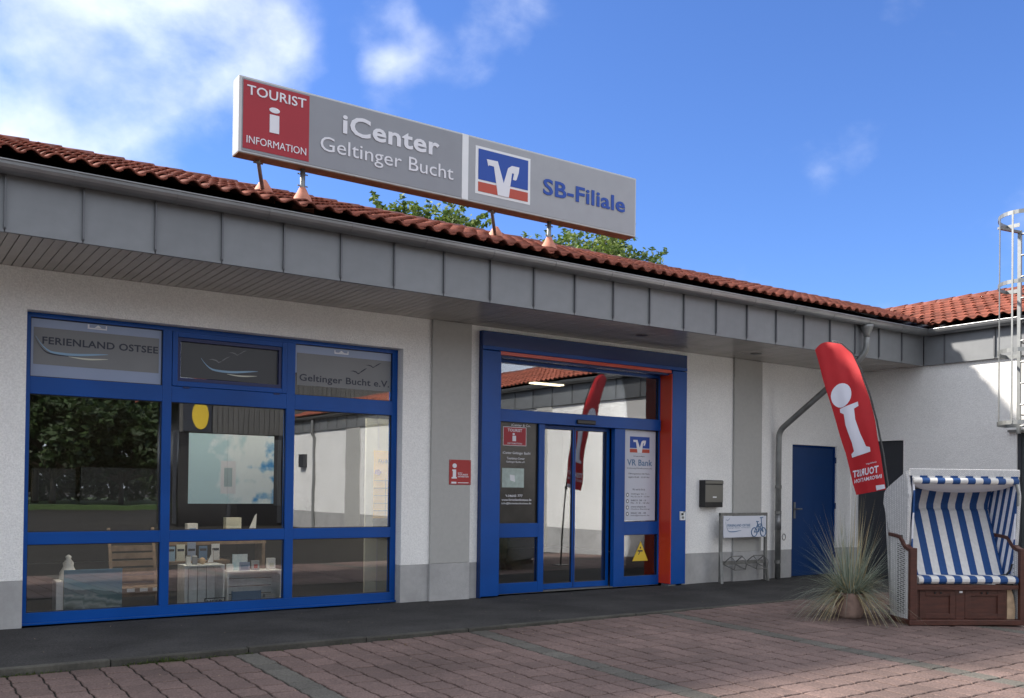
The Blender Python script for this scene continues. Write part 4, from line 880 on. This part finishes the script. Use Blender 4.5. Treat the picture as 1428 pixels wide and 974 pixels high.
while y > WE:
    e = max(y-1.6, WE)
    o = wb(MB().prism([(gx+a, GZc+b) for a, b in gp], y, e+.001, 'XZ'), 'gutter_length', 'gutter'); MB().prism([(gx+a*1.05, GZc+b*1.05) for a, b in gp], e-.012, e+.012, 'XZ').build('gutter_joint', 'gutter', o); y = e
wb(MB().tube([(gx-.076, 7.73, GZc+.004), (gx-.076, WE, GZc+.004)], .0085, 8), 'gutter_bead', 'gutter')
TX0 = TY0+(12.65-7.78)
wb(MB().prism([(TX0+.05, TZ0-.045), (RX, ridge_z-.03), (RX, ridge_z-.06), (TX0+.07, TZ0-.10)], WE, RY, 'XZ'), 'roof_deck', 'anthracite')
wb(MB().prism([(RX, ridge_z-.03), (RX+5.8, ridge_z-.03-.14*5.8), (RX+5.8, 3.4), (RX, ridge_z-.06)], WE, 16, 'XZ'), 'rear_roof', 'zinc_seam')
def mw2(u, s):
    y = 10.1-u; x = TX0+s*math.cos(ang); z = TZ0+s*math.sin(ang)
    if y > 7.78+(x-12.65)+.1: return None
    return Matrix.Translation((x, y, z)) @ Matrix.Rotation(R(-90), 4, 'Z') @ Matrix.Rotation(ang, 4, 'X')
tile_field(wing, mw2, int((10.1-WE)/tw), None, 250)
y = RY+.1
while y > WE+.2:
    link('ridge_tile', rmesh, wing, (RX-WX, y-.0, ridge_z-.018+random.uniform(-.003, .003)), (0, 0, R(90) if False else R(90))); y -= .285
wdp = MB(); rtube(wdp, [(12.62, -11.6, 3.5), (12.62, -11.6, 3.0), (12.70, -11.6, 2.9), (12.70, -11.6, -.2)], .05, 10, .08); wb(wdp, 'downpipe', 'pipe')
wb(MB().box(WX-.15, WX-.001, -12.7, -12.3, 1.9, 2.35), 'wall_box', 'anthracite')

# caged ladder
ld = thing('caged_ladder', 'galvanised safety cage ladder climbing the right wall above the roof edge', 'ladder', (12.5, 6.18, 2.1))
LX, LY0, LY1 = 12.50, 6.41, 5.95
def lb(mb, name, m='galv', par=ld, **kw):
    o = mb.build(name, m, par, **kw)
    if par is ld: o.location = -ld.location
    return o
for y_ in (LY0, LY1): lb(MB().box(LX-.012, LX+.022, y_-.022, y_+.022, 2.05, 4.72), 'stile')
z = 2.15
while z < 4.7:
    if z < 4.75: lb(MB().tube([(LX, LY0-.018, z), (LX, LY1+.018, z)], .013, 8), 'rung')
    z += .28
cyc, crx, cry = (LX, 6.18), .62, .40
def hoop_pt(a, z): return (LX-crx*math.sin(a), 6.18+cry*math.cos(a), z)
for z in (2.16, 3.07, 3.93, 4.80):
    hp = MB(); n = 18; b = 0
    for i in range(n+1):
        a = math.pi*i/n; p = hoop_pt(a, z)
        q = (LX-(crx-.007)*math.sin(a), 6.18+(cry-.007)*math.cos(a), z)
        hp.v += [(p[0], p[1], z-.025), (p[0], p[1], z+.025), (q[0], q[1], z+.025), (q[0], q[1], z-.025)]
    for i in range(n):
        for k in range(4): hp.f.append((4*i+k, 4*i+(k+1) % 4, 4*i+4+(k+1) % 4, 4*i+4+k))
    lb(hp, 'cage_hoop')
    for y_, s in ((LY0, 1), (LY1, -1)): lb(MB().bar((LX, y_, z), (LX, 6.18+s*cry, z), .006, .05), 'hoop_arm')
for a in (R(22), R(58), R(90), R(122), R(158)):
    p = hoop_pt(a, 0); lb(MB().bar((p[0], p[1], 2.14), (p[0], p[1], 4.82), .022, .007, (math.sin(a), -math.cos(a), 0)), 'cage_bar')
for z in (2.3, 3.25, 3.9):
    for y_ in (LY0, LY1): lb(MB().bar((LX+.02, y_, z), (WX if z < 3 else 12.705, y_, z), .04, .012), 'wall_bracket', 'galv_dark')
for y_ in (LY0, LY1): lb(MB().bar((LX, y_, 4.70), (LX-.30, y_+(.12 if y_ > 6.2 else -.12), 4.73), .04, .03), 'handrail_arm', 'galv_dark')

# ================================================================== BICYCLE RACK
br = thing('bicycle_rack', 'steel bicycle rack with white Ferienland Ostsee sign against the wall', 'bicycle rack', (10.14, 8.98, 0))
for x in (-.455, .455): bevel(MB().box(x-.02, x+.02, -.018, .018, 0, .945).build('post', 'galv_dark', br), .003)
bevel(MB().box(-.475, .475, -.020, .020, .915, .955).build('top_rail', 'galv_dark', br), .003)
MB().bar((-.47, -.02, .42), (-.53, -.10, .0), .035, .03).build('brace', 'galv_dark', br); MB().bar((.42, -.02, .42), (.40, -.10, .0), .03, .03).build('brace', 'galv_dark', br)
MB().bar((-.44, -.01, .27), (.44, -.01, .27), .04, .05).build('cross_rail', 'galv_dark', br)
for cx_ in (-.30, .14):
    for sx_ in (-.12, .10):
        wlp = MB(); rtube(wlp, [(cx_+sx_, -.03, .27), (cx_+sx_, -.16, .37), (cx_+sx_, -.24, .30), (cx_+sx_, -.22, .19), (cx_+sx_, -.03, .25)], .007, 6, .03, 3); wlp.build('wheel_loop', 'galv_dark', br)
    wlp = MB(); wlp.tube([(cx_-.12, -.16, .37), (cx_+.10, -.16, .37)], .007, 6).tube([(cx_-.12, -.22, .19), (cx_+.10, -.22, .19)], .007, 6); wlp.build('wheel_loop_bar', 'galv_dark', br)
bevel(MB().box(-.433, .433, -.032, -.021, .615, .912).build('sign_panel', mat('white_enamel', (.66, .68, .75), .4, var=.03), br), .003)
text('lettering', 'FERIENLAND OSTSEE', (-.36, .10, .765, .80), -.0325, 'ink_blue', br, .02, .001, res=2); text('lettering', 'Geltinger Bucht - Schleiregion', (-.36, .10, .740, .755), -.0325, 'ink_blue', br, .0, .001, res=2)
wave(MB(), -.40, -.08, .705, -.0335, .012, .018, .12).build('wave_mark', 'ink_blue', br); gull(MB(), -.40, -.31, .845, .88, -.0335).build('gull', 'ink_blue', br)
bk = MB()
for cx_, rr in ((.18, .058), (.365, .058)):
    bk.tube([(cx_+rr*math.cos(a), -.036, .685+rr*1.05*math.sin(a)) for a in [k*math.pi/10 for k in range(21)]], .007, 5)
for a, b in (((.18, .685), (.25, .79)), ((.25, .79), (.365, .685)), ((.25, .79), (.27, .69)), ((.27, .69), (.33, .80)), ((.33, .80), (.365, .685)), ((.24, .83), (.25, .79)), ((.33, .80), (.32, .885)), ((.30, .885), (.36, .89)), ((.22, .835), (.27, .83)), ((.18, .685), (.27, .69)), ((.25, .79), (.33, .80))):
    bk.bar((a[0], -.036, a[1]), (b[0], -.036, b[1]), .006, .012)
bk.build('bicycle_drawing', 'ink_blue', br)

# ================================================================== BEACH FLAG
fl = thing('beach_flag', 'leaning red feather flag with white letter i between plant and beach chair', 'flag', (9.65, 6.466, 0), math.atan2(-.995, .1))
RI = [(-0.729, 3.062), (-0.566, 3.023), (-0.427, 2.893), (-0.313, 2.684), (-0.2, 2.387), (-0.11, 2.075), (-0.032, 1.706), (0.025, 1.291)]
LE = [(-0.9, 2.984), (-0.821, 2.772), (-0.748, 2.552), (-0.675, 2.323), (-0.603, 2.097), (-0.474, 1.715), (-0.403, 1.36), (-0.356, 1.226)]
def lerp_path(P, t):
    d = [0]
    for a, b in zip(P, P[1:]): d.append(d[-1]+math.dist(a, b))
    s = t*d[-1]
    for i in range(len(P)-1):
        if s <= d[i+1]+1e-9:
            k = (s-d[i])/(d[i+1]-d[i]); return (P[i][0]+(P[i+1][0]-P[i][0])*k, P[i][1]+(P[i+1][1]-P[i][1])*k)
    return P[-1]
def fy(u, z):   # cloth billow
    return .020*math.sin(5*u+3.2*z)+.010*math.sin(13*u-4.1*z)+.012*math.sin(2.2*z)+.0028*math.sin(34*u+9*z)
fm = MB(); NU, NV = 18, 90; rows_ = []
for side in (0, 1):
    for j in range(NV+1):
        l_ = lerp_path(LE, j/NV); r_ = lerp_path(RI, j/NV)
        for i in range(NU+1):
            t = i/NU; u = l_[0]+(r_[0]-l_[0])*t; z_ = l_[1]+(r_[1]-l_[1])*t
            if j == 0: z_ += .03*math.sin(math.pi*t)
            fm.v.append((u, fy(u, z_)+(.0012 if side else -.0012), z_))
K = (NU+1)*(NV+1)
for j in range(NV):
    for i in range(NU):
        a = j*(NU+1)+i; fm.f.append((a, a+1, a+NU+2, a+NU+1)); fm.f.append((K+a+NU+1, K+a+NU+2, K+a+1, K+a))
fm.build('flag_cloth', 'flag', fl, fix=False, smooth=True)
def cloth_patch(poly, name, m, off):
    # subdivided polygon draped on both faces of the cloth
    import bmesh
    bm = bmesh.new(); vs = [bm.verts.new((a, 0, b)) for a, b in poly]; bm.faces.new(vs)
    for ax in (0, 2):
        lo = min(v.co[ax] for v in bm.verts); hi = max(v.co[ax] for v in bm.verts); k = math.ceil(lo/.03)*.03
        while k < hi:
            nrm = (1, 0, 0) if ax == 0 else (0, 0, 1); co = (k, 0, 0) if ax == 0 else (0, 0, k)
            bmesh.ops.bisect_plane(bm, geom=bm.verts[:]+bm.edges[:]+bm.faces[:], plane_co=co, plane_no=nrm); k += .03
    bmesh.ops.triangulate(bm, faces=bm.faces[:])
    mb = MB()
    for s in (-1, 1):
        b = len(mb.v)
        for v in bm.verts: v.index = -1
        for i, v in enumerate(bm.verts): v.index = i; mb.v.append((v.co.x, fy(v.co.x, v.co.z)+s*off, v.co.z))
        for f in bm.faces: mb.f.append(tuple(b+v.index for v in f.verts))
    bm.free(); return mb.build(name, m, fl, fix=False)
cc_ = (-.532, 2.403)
cloth_patch([(cc_[0]+.132*math.cos(a)+.004*math.sin(a), cc_[1]+.145*math.sin(a)) for a in [k*math.pi/12 for k in range(24)]], 'information_dot', 'flag_white', .005)
cloth_patch([(-0.547, 2.242), (-0.315, 2.316), (-0.305, 2.266), (-0.359, 2.236), (-0.342, 2.106), (-0.285, 1.938), (-0.213, 1.792), (-0.158, 1.78), (-0.151, 1.729), (-0.398, 1.662), (-0.403, 1.703), (-0.368, 1.738), (-0.389, 1.838), (-0.465, 2.049), (-0.489, 2.176), (-0.542, 2.2)], 'information_i', 'flag_white', .005)
cloth_patch([(-0.093, 1.337), (0.009, 1.35), (0.018, 1.305), (-0.089, 1.28)], 'maker_label', 'flag_white', .003)
def flag_text(body, p0, p1, h, bold):
    v, f = text_me(body, bold, 2); a0 = min(p[0] for p in v); a1 = max(p[0] for p in v); b0 = min(p[1] for p in v); b1_ = max(p[1] for p in v)
    mb = MB()
    for s in (-1, 1):
        b = len(mb.v)
        for q in v:
            t = 1-(q[0]-a0)/(a1-a0); w_ = (q[1]-b0)/(b1_-b0)*h        # the print faces the building, so it reads mirrored from here
            u = p0[0]+(p1[0]-p0[0])*t; z_ = p0[1]+(p1[1]-p0[1])*t+w_; mb.v.append((u, fy(u, z_)+s*.0032, z_))
        mb.f += [tuple(b+i for i in q) for q in f]
    mb.build('lettering', 'flag_white', fl, fix=False)
flag_text('TOURIST', (-.397, 1.424), (-.052, 1.485), .084, .03); flag_text('INFORMATION', (-.380, 1.360), (-.019, 1.424), .045, .02); flag_text('Geltinger', (-.215, 1.572), (-.074, 1.594), .024, .01)
pole = MB(); pole.tube([(-0.753, .01, 3.06), (-.65, .01, 3.065), (-0.55, .01, 3.025), (-0.409, .008, 2.895), (-0.296, .006, 2.687), (-0.185, .004, 2.39), (-0.095, .002, 2.078), (-0.017, 0, 1.71), (0.046, 0, 1.322), (0.09, 0, 1.101), (0.17, 0, 0.505), (0.205, 0, -0.02)], [.005, .006, .007, .008, .009, .010, .011, .012, .013, .013, .014, .014], 8)
pole.build('pole', 'black', fl, smooth=True)
MB().tube([(.045, 0, 1.25), (.06, -.015, 1.30)], .02, 8).build('tension_clip', 'black', fl)
base = MB(); base.box(.09, .32, -.11, .11, -.03, -.008); base.build('foot_plate', 'galv_dark', fl)

# ================================================================== BEACH CHAIR
sk = thing('beach_chair', 'white wicker roofed beach chair with blue and white striped upholstery', 'beach chair', (8.545, 5.383, -.045), math.atan2(-.498, .867))
CWd = 1.14; cd = .55
bevel(MB().box(-.05, CWd, 0, cd-.1, .0, .055).build('base_frame', 'wood', sk), .006)
for x in (-.045, CWd-.05):
    p = bevel(MB().box(x, x+.05+(.02 if x < 0 else 0), -.004, .045, .055, .76).build('front_post', 'wood', sk), .005)
    arm = MB(); prof = [(.0, .755), (.06, .765), (.12, .79), (.17, .84), (.22, .875), (.30, .885), (.45, .895), (.45, .86), (.30, .85), (.23, .84), (.19, .80), (.14, .755), (.07, .73), (.0, .72)]
    bevel(MB().prism(prof, x-.004, x+.054, 'YZ').build('armrest', 'wood', sk), .004)
    MB().prism([(.046, .056), (.42, .056), (.43, .86), (.30, .849), (.23, .839), (.19, .80), (.14, .755), (.07, .73), (.046, .728)], x+.008, x+.042, 'YZ').build('wicker_side', 'wicker', sk)
    wg = MB()
    for k in range(34):
        zz = .10+k*.0205
        for q_ in range(3): yy = .12+q_*.055+(.012 if (k+q_) % 2 else 0); wg.box(x+.0062, x+.0075, yy, yy+.034, zz+q_*.004, zz+.0085+q_*.004)
    wg.build('weave_gap', 'black', sk, kind='stuff')
MB().box(.02, .95, .01, .05, .35, .40).box(.95, CWd-.06, .01, .05, .355, .395).build('seat_rail', 'wood', sk)
MB().box(.051, .075, .055, .08, .056, .35).box(.455, .545, .05, .075, .056, .35).box(.95, .985, .055, .08, .056, .35).build('cabinet_stile', 'wood', sk)
for a, b in ((.078, .452), (.548, .947)):
    o = MB().box(a, b, .062, .085, .06, .345).build('footrest_door', 'wood', sk)
    q = MB().box(a, a+.06, .048, .0615, .06, .345).box(b-.06, b, .048, .0615, .06, .345).box(a+.06, b-.06, .048, .0615, .06, .11).box(a+.06, b-.06, .048, .0615, .285, .345).build('door_rail', 'wood', o); bevel(q, .003)
    for k in (-.03, .03): MB().tube([((a+b)/2+k, .040, .315), ((a+b)/2+k, .049, .315)], .010, 8).build('finger_hole', 'black', o)
MB().prism([(.99, .056), (1.07, .056), (1.075, .15), (1.06, .27), (1.035, .345), (.99, .35)], .055, .07).build('worn_panel', 'wood_worn', sk)
bevel(MB().box(.485, .52, .044, .0495, .315, .335).build('name_tag', 'white', sk), .003)
# seat cushion with rounded front
sc_ = MB(); prof = [(.03, .41), (.012, .43), (.012, .455), (.03, .475), (.07, .485), (.45, .47), (.45, .41)]
sc_.prism(prof, .055, CWd-.055, 'YZ').build('seat_cushion', 'stripe', sk)
# back cushion: reclined
bc = MB(); bc.prism([(.25, .455), (.28, .50), (.54, 1.12), (.56, 1.14), (.62, 1.20), (.30, .45)], .055, CWd-.055, 'YZ').build('back_cushion', 'stripe', sk)
bc = MB(); bc.prism([(.565, 1.138), (.565, 1.19), (.50, 1.34), (.525, 1.35), (.61, 1.19), (.61, 1.13)], .045, CWd-.045, 'YZ').build('head_cushion', stripes('shaded_blue_white_cloth', 'X', .158, .5, .35, CB, CWh), sk)  # head cushion has the same stripe colours as the back cushion
hood = [(.075, 1.28), (.10, 1.40), (.12, 1.515), (.53, 1.345), (.585, 1.30), (.60, 1.19), (.46, .895), (.12, .79), (.11, .85)]
for x0, x1 in ((-.028, .004), (CWd-.028, CWd+.004)):
    MB().prism(hood, x0, x1, 'YZ').build('hood_side', 'wicker', sk)
MB().prism([(.085, 1.30), (.115, 1.49), (.50, 1.32), (.56, 1.28), (.575, 1.19), (.33, .49), (.13, .49), (.12, .85)], CWd-.045, CWd-.0285, 'YZ').build('side_upholstery', 'stripe_side', sk)
MB().prism([(.085, 1.30), (.115, 1.49), (.50, 1.32), (.56, 1.28), (.575, 1.19), (.33, .49), (.13, .49), (.12, .85)], .0285, .045, 'YZ').build('side_upholstery', 'stripe_side', sk)
MB().prism([(.12, 1.516), (.53, 1.346), (.53, 1.366), (.12, 1.538)], -.006, CWd+.006, 'YZ').build('hood_roof', 'wicker', sk)
MB().prism([(.53, 1.344), (.585, 1.298), (.602, 1.19), (.63, 1.19), (.612, 1.31), (.54, 1.366)], -.004, CWd+.004, 'YZ').build('hood_back', 'wicker', sk)
MB().prism([(.60, 1.189), (.62, 1.189), (.50, .10), (.48, .10)], .0, CWd, 'YZ').build('back_panel', 'wicker', sk)
bevel(MB().box(-.006, CWd+.006, .095, .119, 1.470, 1.545).build('front_rim', 'wicker', sk), .008)
# rolled awning
aw = MB(); aw.tube([(.03, .085, 1.425), (CWd-.03, .085, 1.425)], .032, 12); o = aw.build('awning_roll', 'stripe', sk, smooth=True)
sc2 = MB()
x = .01
while x < CWd-.06:
    sc2.prism([(x, 1.475), (x+.079, 1.475), (x+.076, 1.448), (x+.060, 1.440), (x+.040, 1.444), (x+.02, 1.440), (x+.004, 1.448)], .084, .092); x += .0790
sc2.build('scalloped_valance', stripes('scallop_cloth', 'X', .158, .5, .42, CB, CWh), sk)
aw = MB(); n_ = 12
for i in range(n_+1):
    t = i/n_; x = .05+t*(CWd-.10); s_ = math.sin(math.pi*t)**.45
    aw.v += [(x, .10, 1.405), (x, .12+.09*s_, 1.385-.075*s_), (x, .16+.12*s_, 1.395-.06*s_)]
for i in range(n_):
    a = 3*i; aw.f += [(a, a+3, a+4, a+1), (a+1, a+4, a+5, a+2)]
aw.build('awning_lining', 'white', sk, fix=False, smooth=True)
st_ = MB().tube([(-.012, .55, 1.25), (-.014, .50, 1.05), (-.014, .44, .90), (-.012, .42, .80)], .010, 6); st_.build('tilt_strap', 'black', sk)
MB().tube([(CWd-.06, .12, .60), (CWd-.07, .13, .54), (CWd-.10, .15, .49), (CWd-.17, .17, .475)], .010, 6).build('strap', 'black', sk)
MB().tube([(CWd-.05, .075, 1.40), (CWd-.03, .07, 1.30), (CWd-.035, .07, 1.18)], .013, 8).build('awning_cord', 'galv', sk)
for s in (-.02, CWd+.02): MB().tube([(s-.015, .20, .86), (s+.015, .20, .86)], .022, 10).build('hinge_knob', 'galv_dark', sk)
for x in (.08, CWd-.15): MB().box(x, x+.07, .05, cd-.05, -.012, -.0005).build('skid', 'black', sk)

# ================================================================== POTTED GRASS
pg = thing('potted_grass', 'spiky blue grey ornamental grass in a clay pot beside the beach chair', 'potted plant', (8.42, 6.02, -.035))
MB().lathe([(.105, 0), (.122, .03), (.148, .13), (.152, .24), (.150, .262), (.138, .262), (.132, .22)], 28).build('pot', 'terracotta', pg, smooth=True)
MB().lathe([(.132, .225), (.06, .235), (.001, .24)], 20).build('soil', 'joint', pg)
def tuft(n, m, name, emin, emax, lmin, lmax, wdt, droop, z0=.23, r0=.10, gap=0):
    mb = MB()
    for _ in range(n):
        a = random.uniform(0, 2*math.pi); e = R(random.uniform(emin, emax))
        if gap and abs((a-math.atan2(-6.02, -8.42)+math.pi) % (2*math.pi)-math.pi) < gap and e < R(50): continue
        rr = r0*math.sqrt(random.random())
        L_ = random.uniform(lmin, lmax); dr = droop*random.uniform(.6, 1.4)*math.cos(e)
        blade(mb, (rr*math.cos(a+random.uniform(-.6, .6)), rr*math.sin(a+random.uniform(-.6, .6)), z0), (math.cos(a)*math.cos(e), math.sin(a)*math.cos(e), math.sin(e)), L_, wdt*random.uniform(.6, 1.2), dr, 6)
    return mb.build(name, m, pg, fix=False, kind='stuff')
tuft(430, 'blade', 'grass_blades', 25, 85, .50, 1.0, .0046, .5); tuft(300, 'blade', 'low_grass_blades', 5, 50, .50, .82, .0046, .7, gap=.35); tuft(420, 'blade_dry', 'dry_grass_blades', 0, 60, .36, .74, .0042, .95, gap=.3); tuft(50, 'blade_dry', 'tall_dry_blades', 60, 88, .7, 1.15, .004, .25)

# ================================================================== TREES
def leaf_clump(mb, c, r, n, size, flat=.75):
    for _ in range(n):
        while True:
            p = Vector((random.uniform(-1, 1), random.uniform(-1, 1), random.uniform(-1, 1)))
            if p.length < 1: break
        p = Vector(c)+Vector((p.x*r, p.y*r, p.z*r*flat)); u = Vector((random.gauss(0, 1), random.gauss(0, 1), random.gauss(0, .6))).normalized()
        v = u.cross(Vector((random.gauss(0, 1), random.gauss(0, 1), random.gauss(0, 1)))).normalized(); s = size*random.uniform(.6, 1.3)
        b = len(mb.v); mb.v += [tuple(p-u*s), tuple(p+v*s*.45), tuple(p+u*s), tuple(p-v*s*.45)]; mb.f.append((b, b+1, b+2, b+3))
def tree(name, label, cat, loc, h, cr, leaf, m, nclump, nleaf, group=None, seed=1, crh=.8):
    random.seed(seed); t = thing(name, label, cat, loc, 0, group)
    th = h-cr*1.3; tk = MB(); tk.tube([(0, 0, -.3), (.05, .02, th*.5), (-.03, .05, th), (0, 0, h-cr*.4)], [h*.03, h*.022, h*.016, h*.004], 10); cm = MB(); cen = (0, 0, h-cr*crh)
    for k in range(nclump):
        a = random.uniform(0, 2*math.pi); e = math.asin(random.uniform(-.6, 1)); rr = cr*random.uniform(.55, 1.0)
        c = (cen[0]+math.cos(a)*math.cos(e)*rr, cen[1]+math.sin(a)*math.cos(e)*rr, cen[2]+math.sin(e)*rr*crh)
        leaf_clump(cm, c, cr*random.uniform(.13, .30), nleaf, leaf)
        if k % 2 == 0: tk.tube([(0, 0, th*random.uniform(.7, 1.05)), ((c[0])*.5, (c[1])*.5, (c[2]+th)*.52), c], [h*.010, h*.006, h*.0015], 5)
        if k % 3 == 0:   # loose twig reaching out of the outline
            d_ = Vector(c)-Vector(cen); d_.normalize()
            for q in range(5): leaf_clump(cm, Vector(c)+d_*(cr*.08*(q+1))+Vector((0, 0, .03*q)), cr*.05, 10, leaf)
    tk.build('trunk', 'bark', t, smooth=True); cm.build('crown', m, t, fix=False)
    return t
tree('leafy_tree', 'bright green tree top showing behind the roof below the iCenter sign middle', 'tree', (12.35, 22.5, -.1), 8.92, 1.75, .085, 'leaf', 150, 75, 'trees behind the roof', 3)
tree('leafy_tree', 'green tree top showing behind the roof below the right end of the sign', 'tree', (18.35, 22.5, -.1), 9.18, 2.25, .085, 'leaf', 190, 75, 'trees behind the roof', 8)
gsp = [(9.8, -45, 7.0, 3.9), (14.2, -47, 6.2, 3.6), (-14, -50, 11, 5.2), (-5, -54, 13, 6), (3, -52, 12, 5.6), (-24, -48, 10, 5), (9.5, -50, 8.5, 3.2), (-36, -50, 12, 6), (16.5, -60, 9, 3.6)]
for i, (x, y, h, c) in enumerate(gsp):
    tree('broad_tree', ['low dense dark tree left of the timber clad hall', 'low dense dark tree just left of the hall roof edge', 'dark broad tree straight across the car park', 'tallest dark tree across the car park', 'dark tree right of the tallest across the car park', 'dark tree left of the group across the car park', 'slim dark tree beside the timber clad hall', 'farthest left dark tree across the car park', 'small dark tree behind the timber clad hall'][i], 'tree', (x, y, 0), h, c, .30, 'leaf_dark', 110, 80, 'trees across the car park', 20+i)
lw = MB().box(-80, 40, -75, -42, -.35, -.04); o = lw.build('lawn', 'lawn', kind='structure')
hd = MB()
for i in range(45): leaf_clump(hd, (-42+i*1.5, -58, 1.6), 2.4, 260, .38)
o = hd.build('hedge', 'leaf_dark', fix=False); o['label'] = 'long dark hedge behind the trees across the car park'; o['category'] = 'hedge'

# timber clad hall closing the car park (seen mirrored in the window)
hall = thing('timber_hall', 'grey board clad hall with dark shopfront beyond the side wing', 'building', (14, -17, 0))
def hb(mb, name, m, **kw): o = mb.build(name, m, hall, **kw); o.location = (-14, 17, 0); return o
hb(MB().box(9.7, 22, -20, -17.05, -.3, 3.2).prism([(9.7, 3.2), (22, 3.2), (22, 4.6), (15.6, 7.2), (9.7, 4.75)], -20, -17.05), 'body', 'hall_dark')
x = 9.7
while x < 20:
    top = 4.68+min(x-9.7, 12.0-(x-9.7))*.41; hb(MB().box(x+.01, x+.19, -17.05, -17.01, 3.22, top), 'cladding_board', 'hall_board'); x += .2
hb(MB().prism([(8.9, 4.45), (15.6, 7.25), (22.4, 4.45), (22.4, 4.6), (15.6, 7.45), (8.9, 4.6)], -20.3, -16.7), 'roof', 'tile')
hs_ = thing('shield_sign', 'yellow oval sign on dark blue ground on the board clad hall', 'sign', (10.45, -16.99, 3.85))
MB().box(-.62, .40, -.0, .05, -.6, .9).build('backing', 'anthracite', hs_); MB().prism([(.30*math.sin(a), .52*math.cos(a)) for a in [k*math.pi/10 for k in range(20)]], .052, .07).build('oval', 'yellow', hs_)
for x in (9.5, 11.5, 13.5): hb(MB().box(x, x+.12, -17.05, -16.95, -.2, 3.2), 'shopfront_post', 'anthracite')
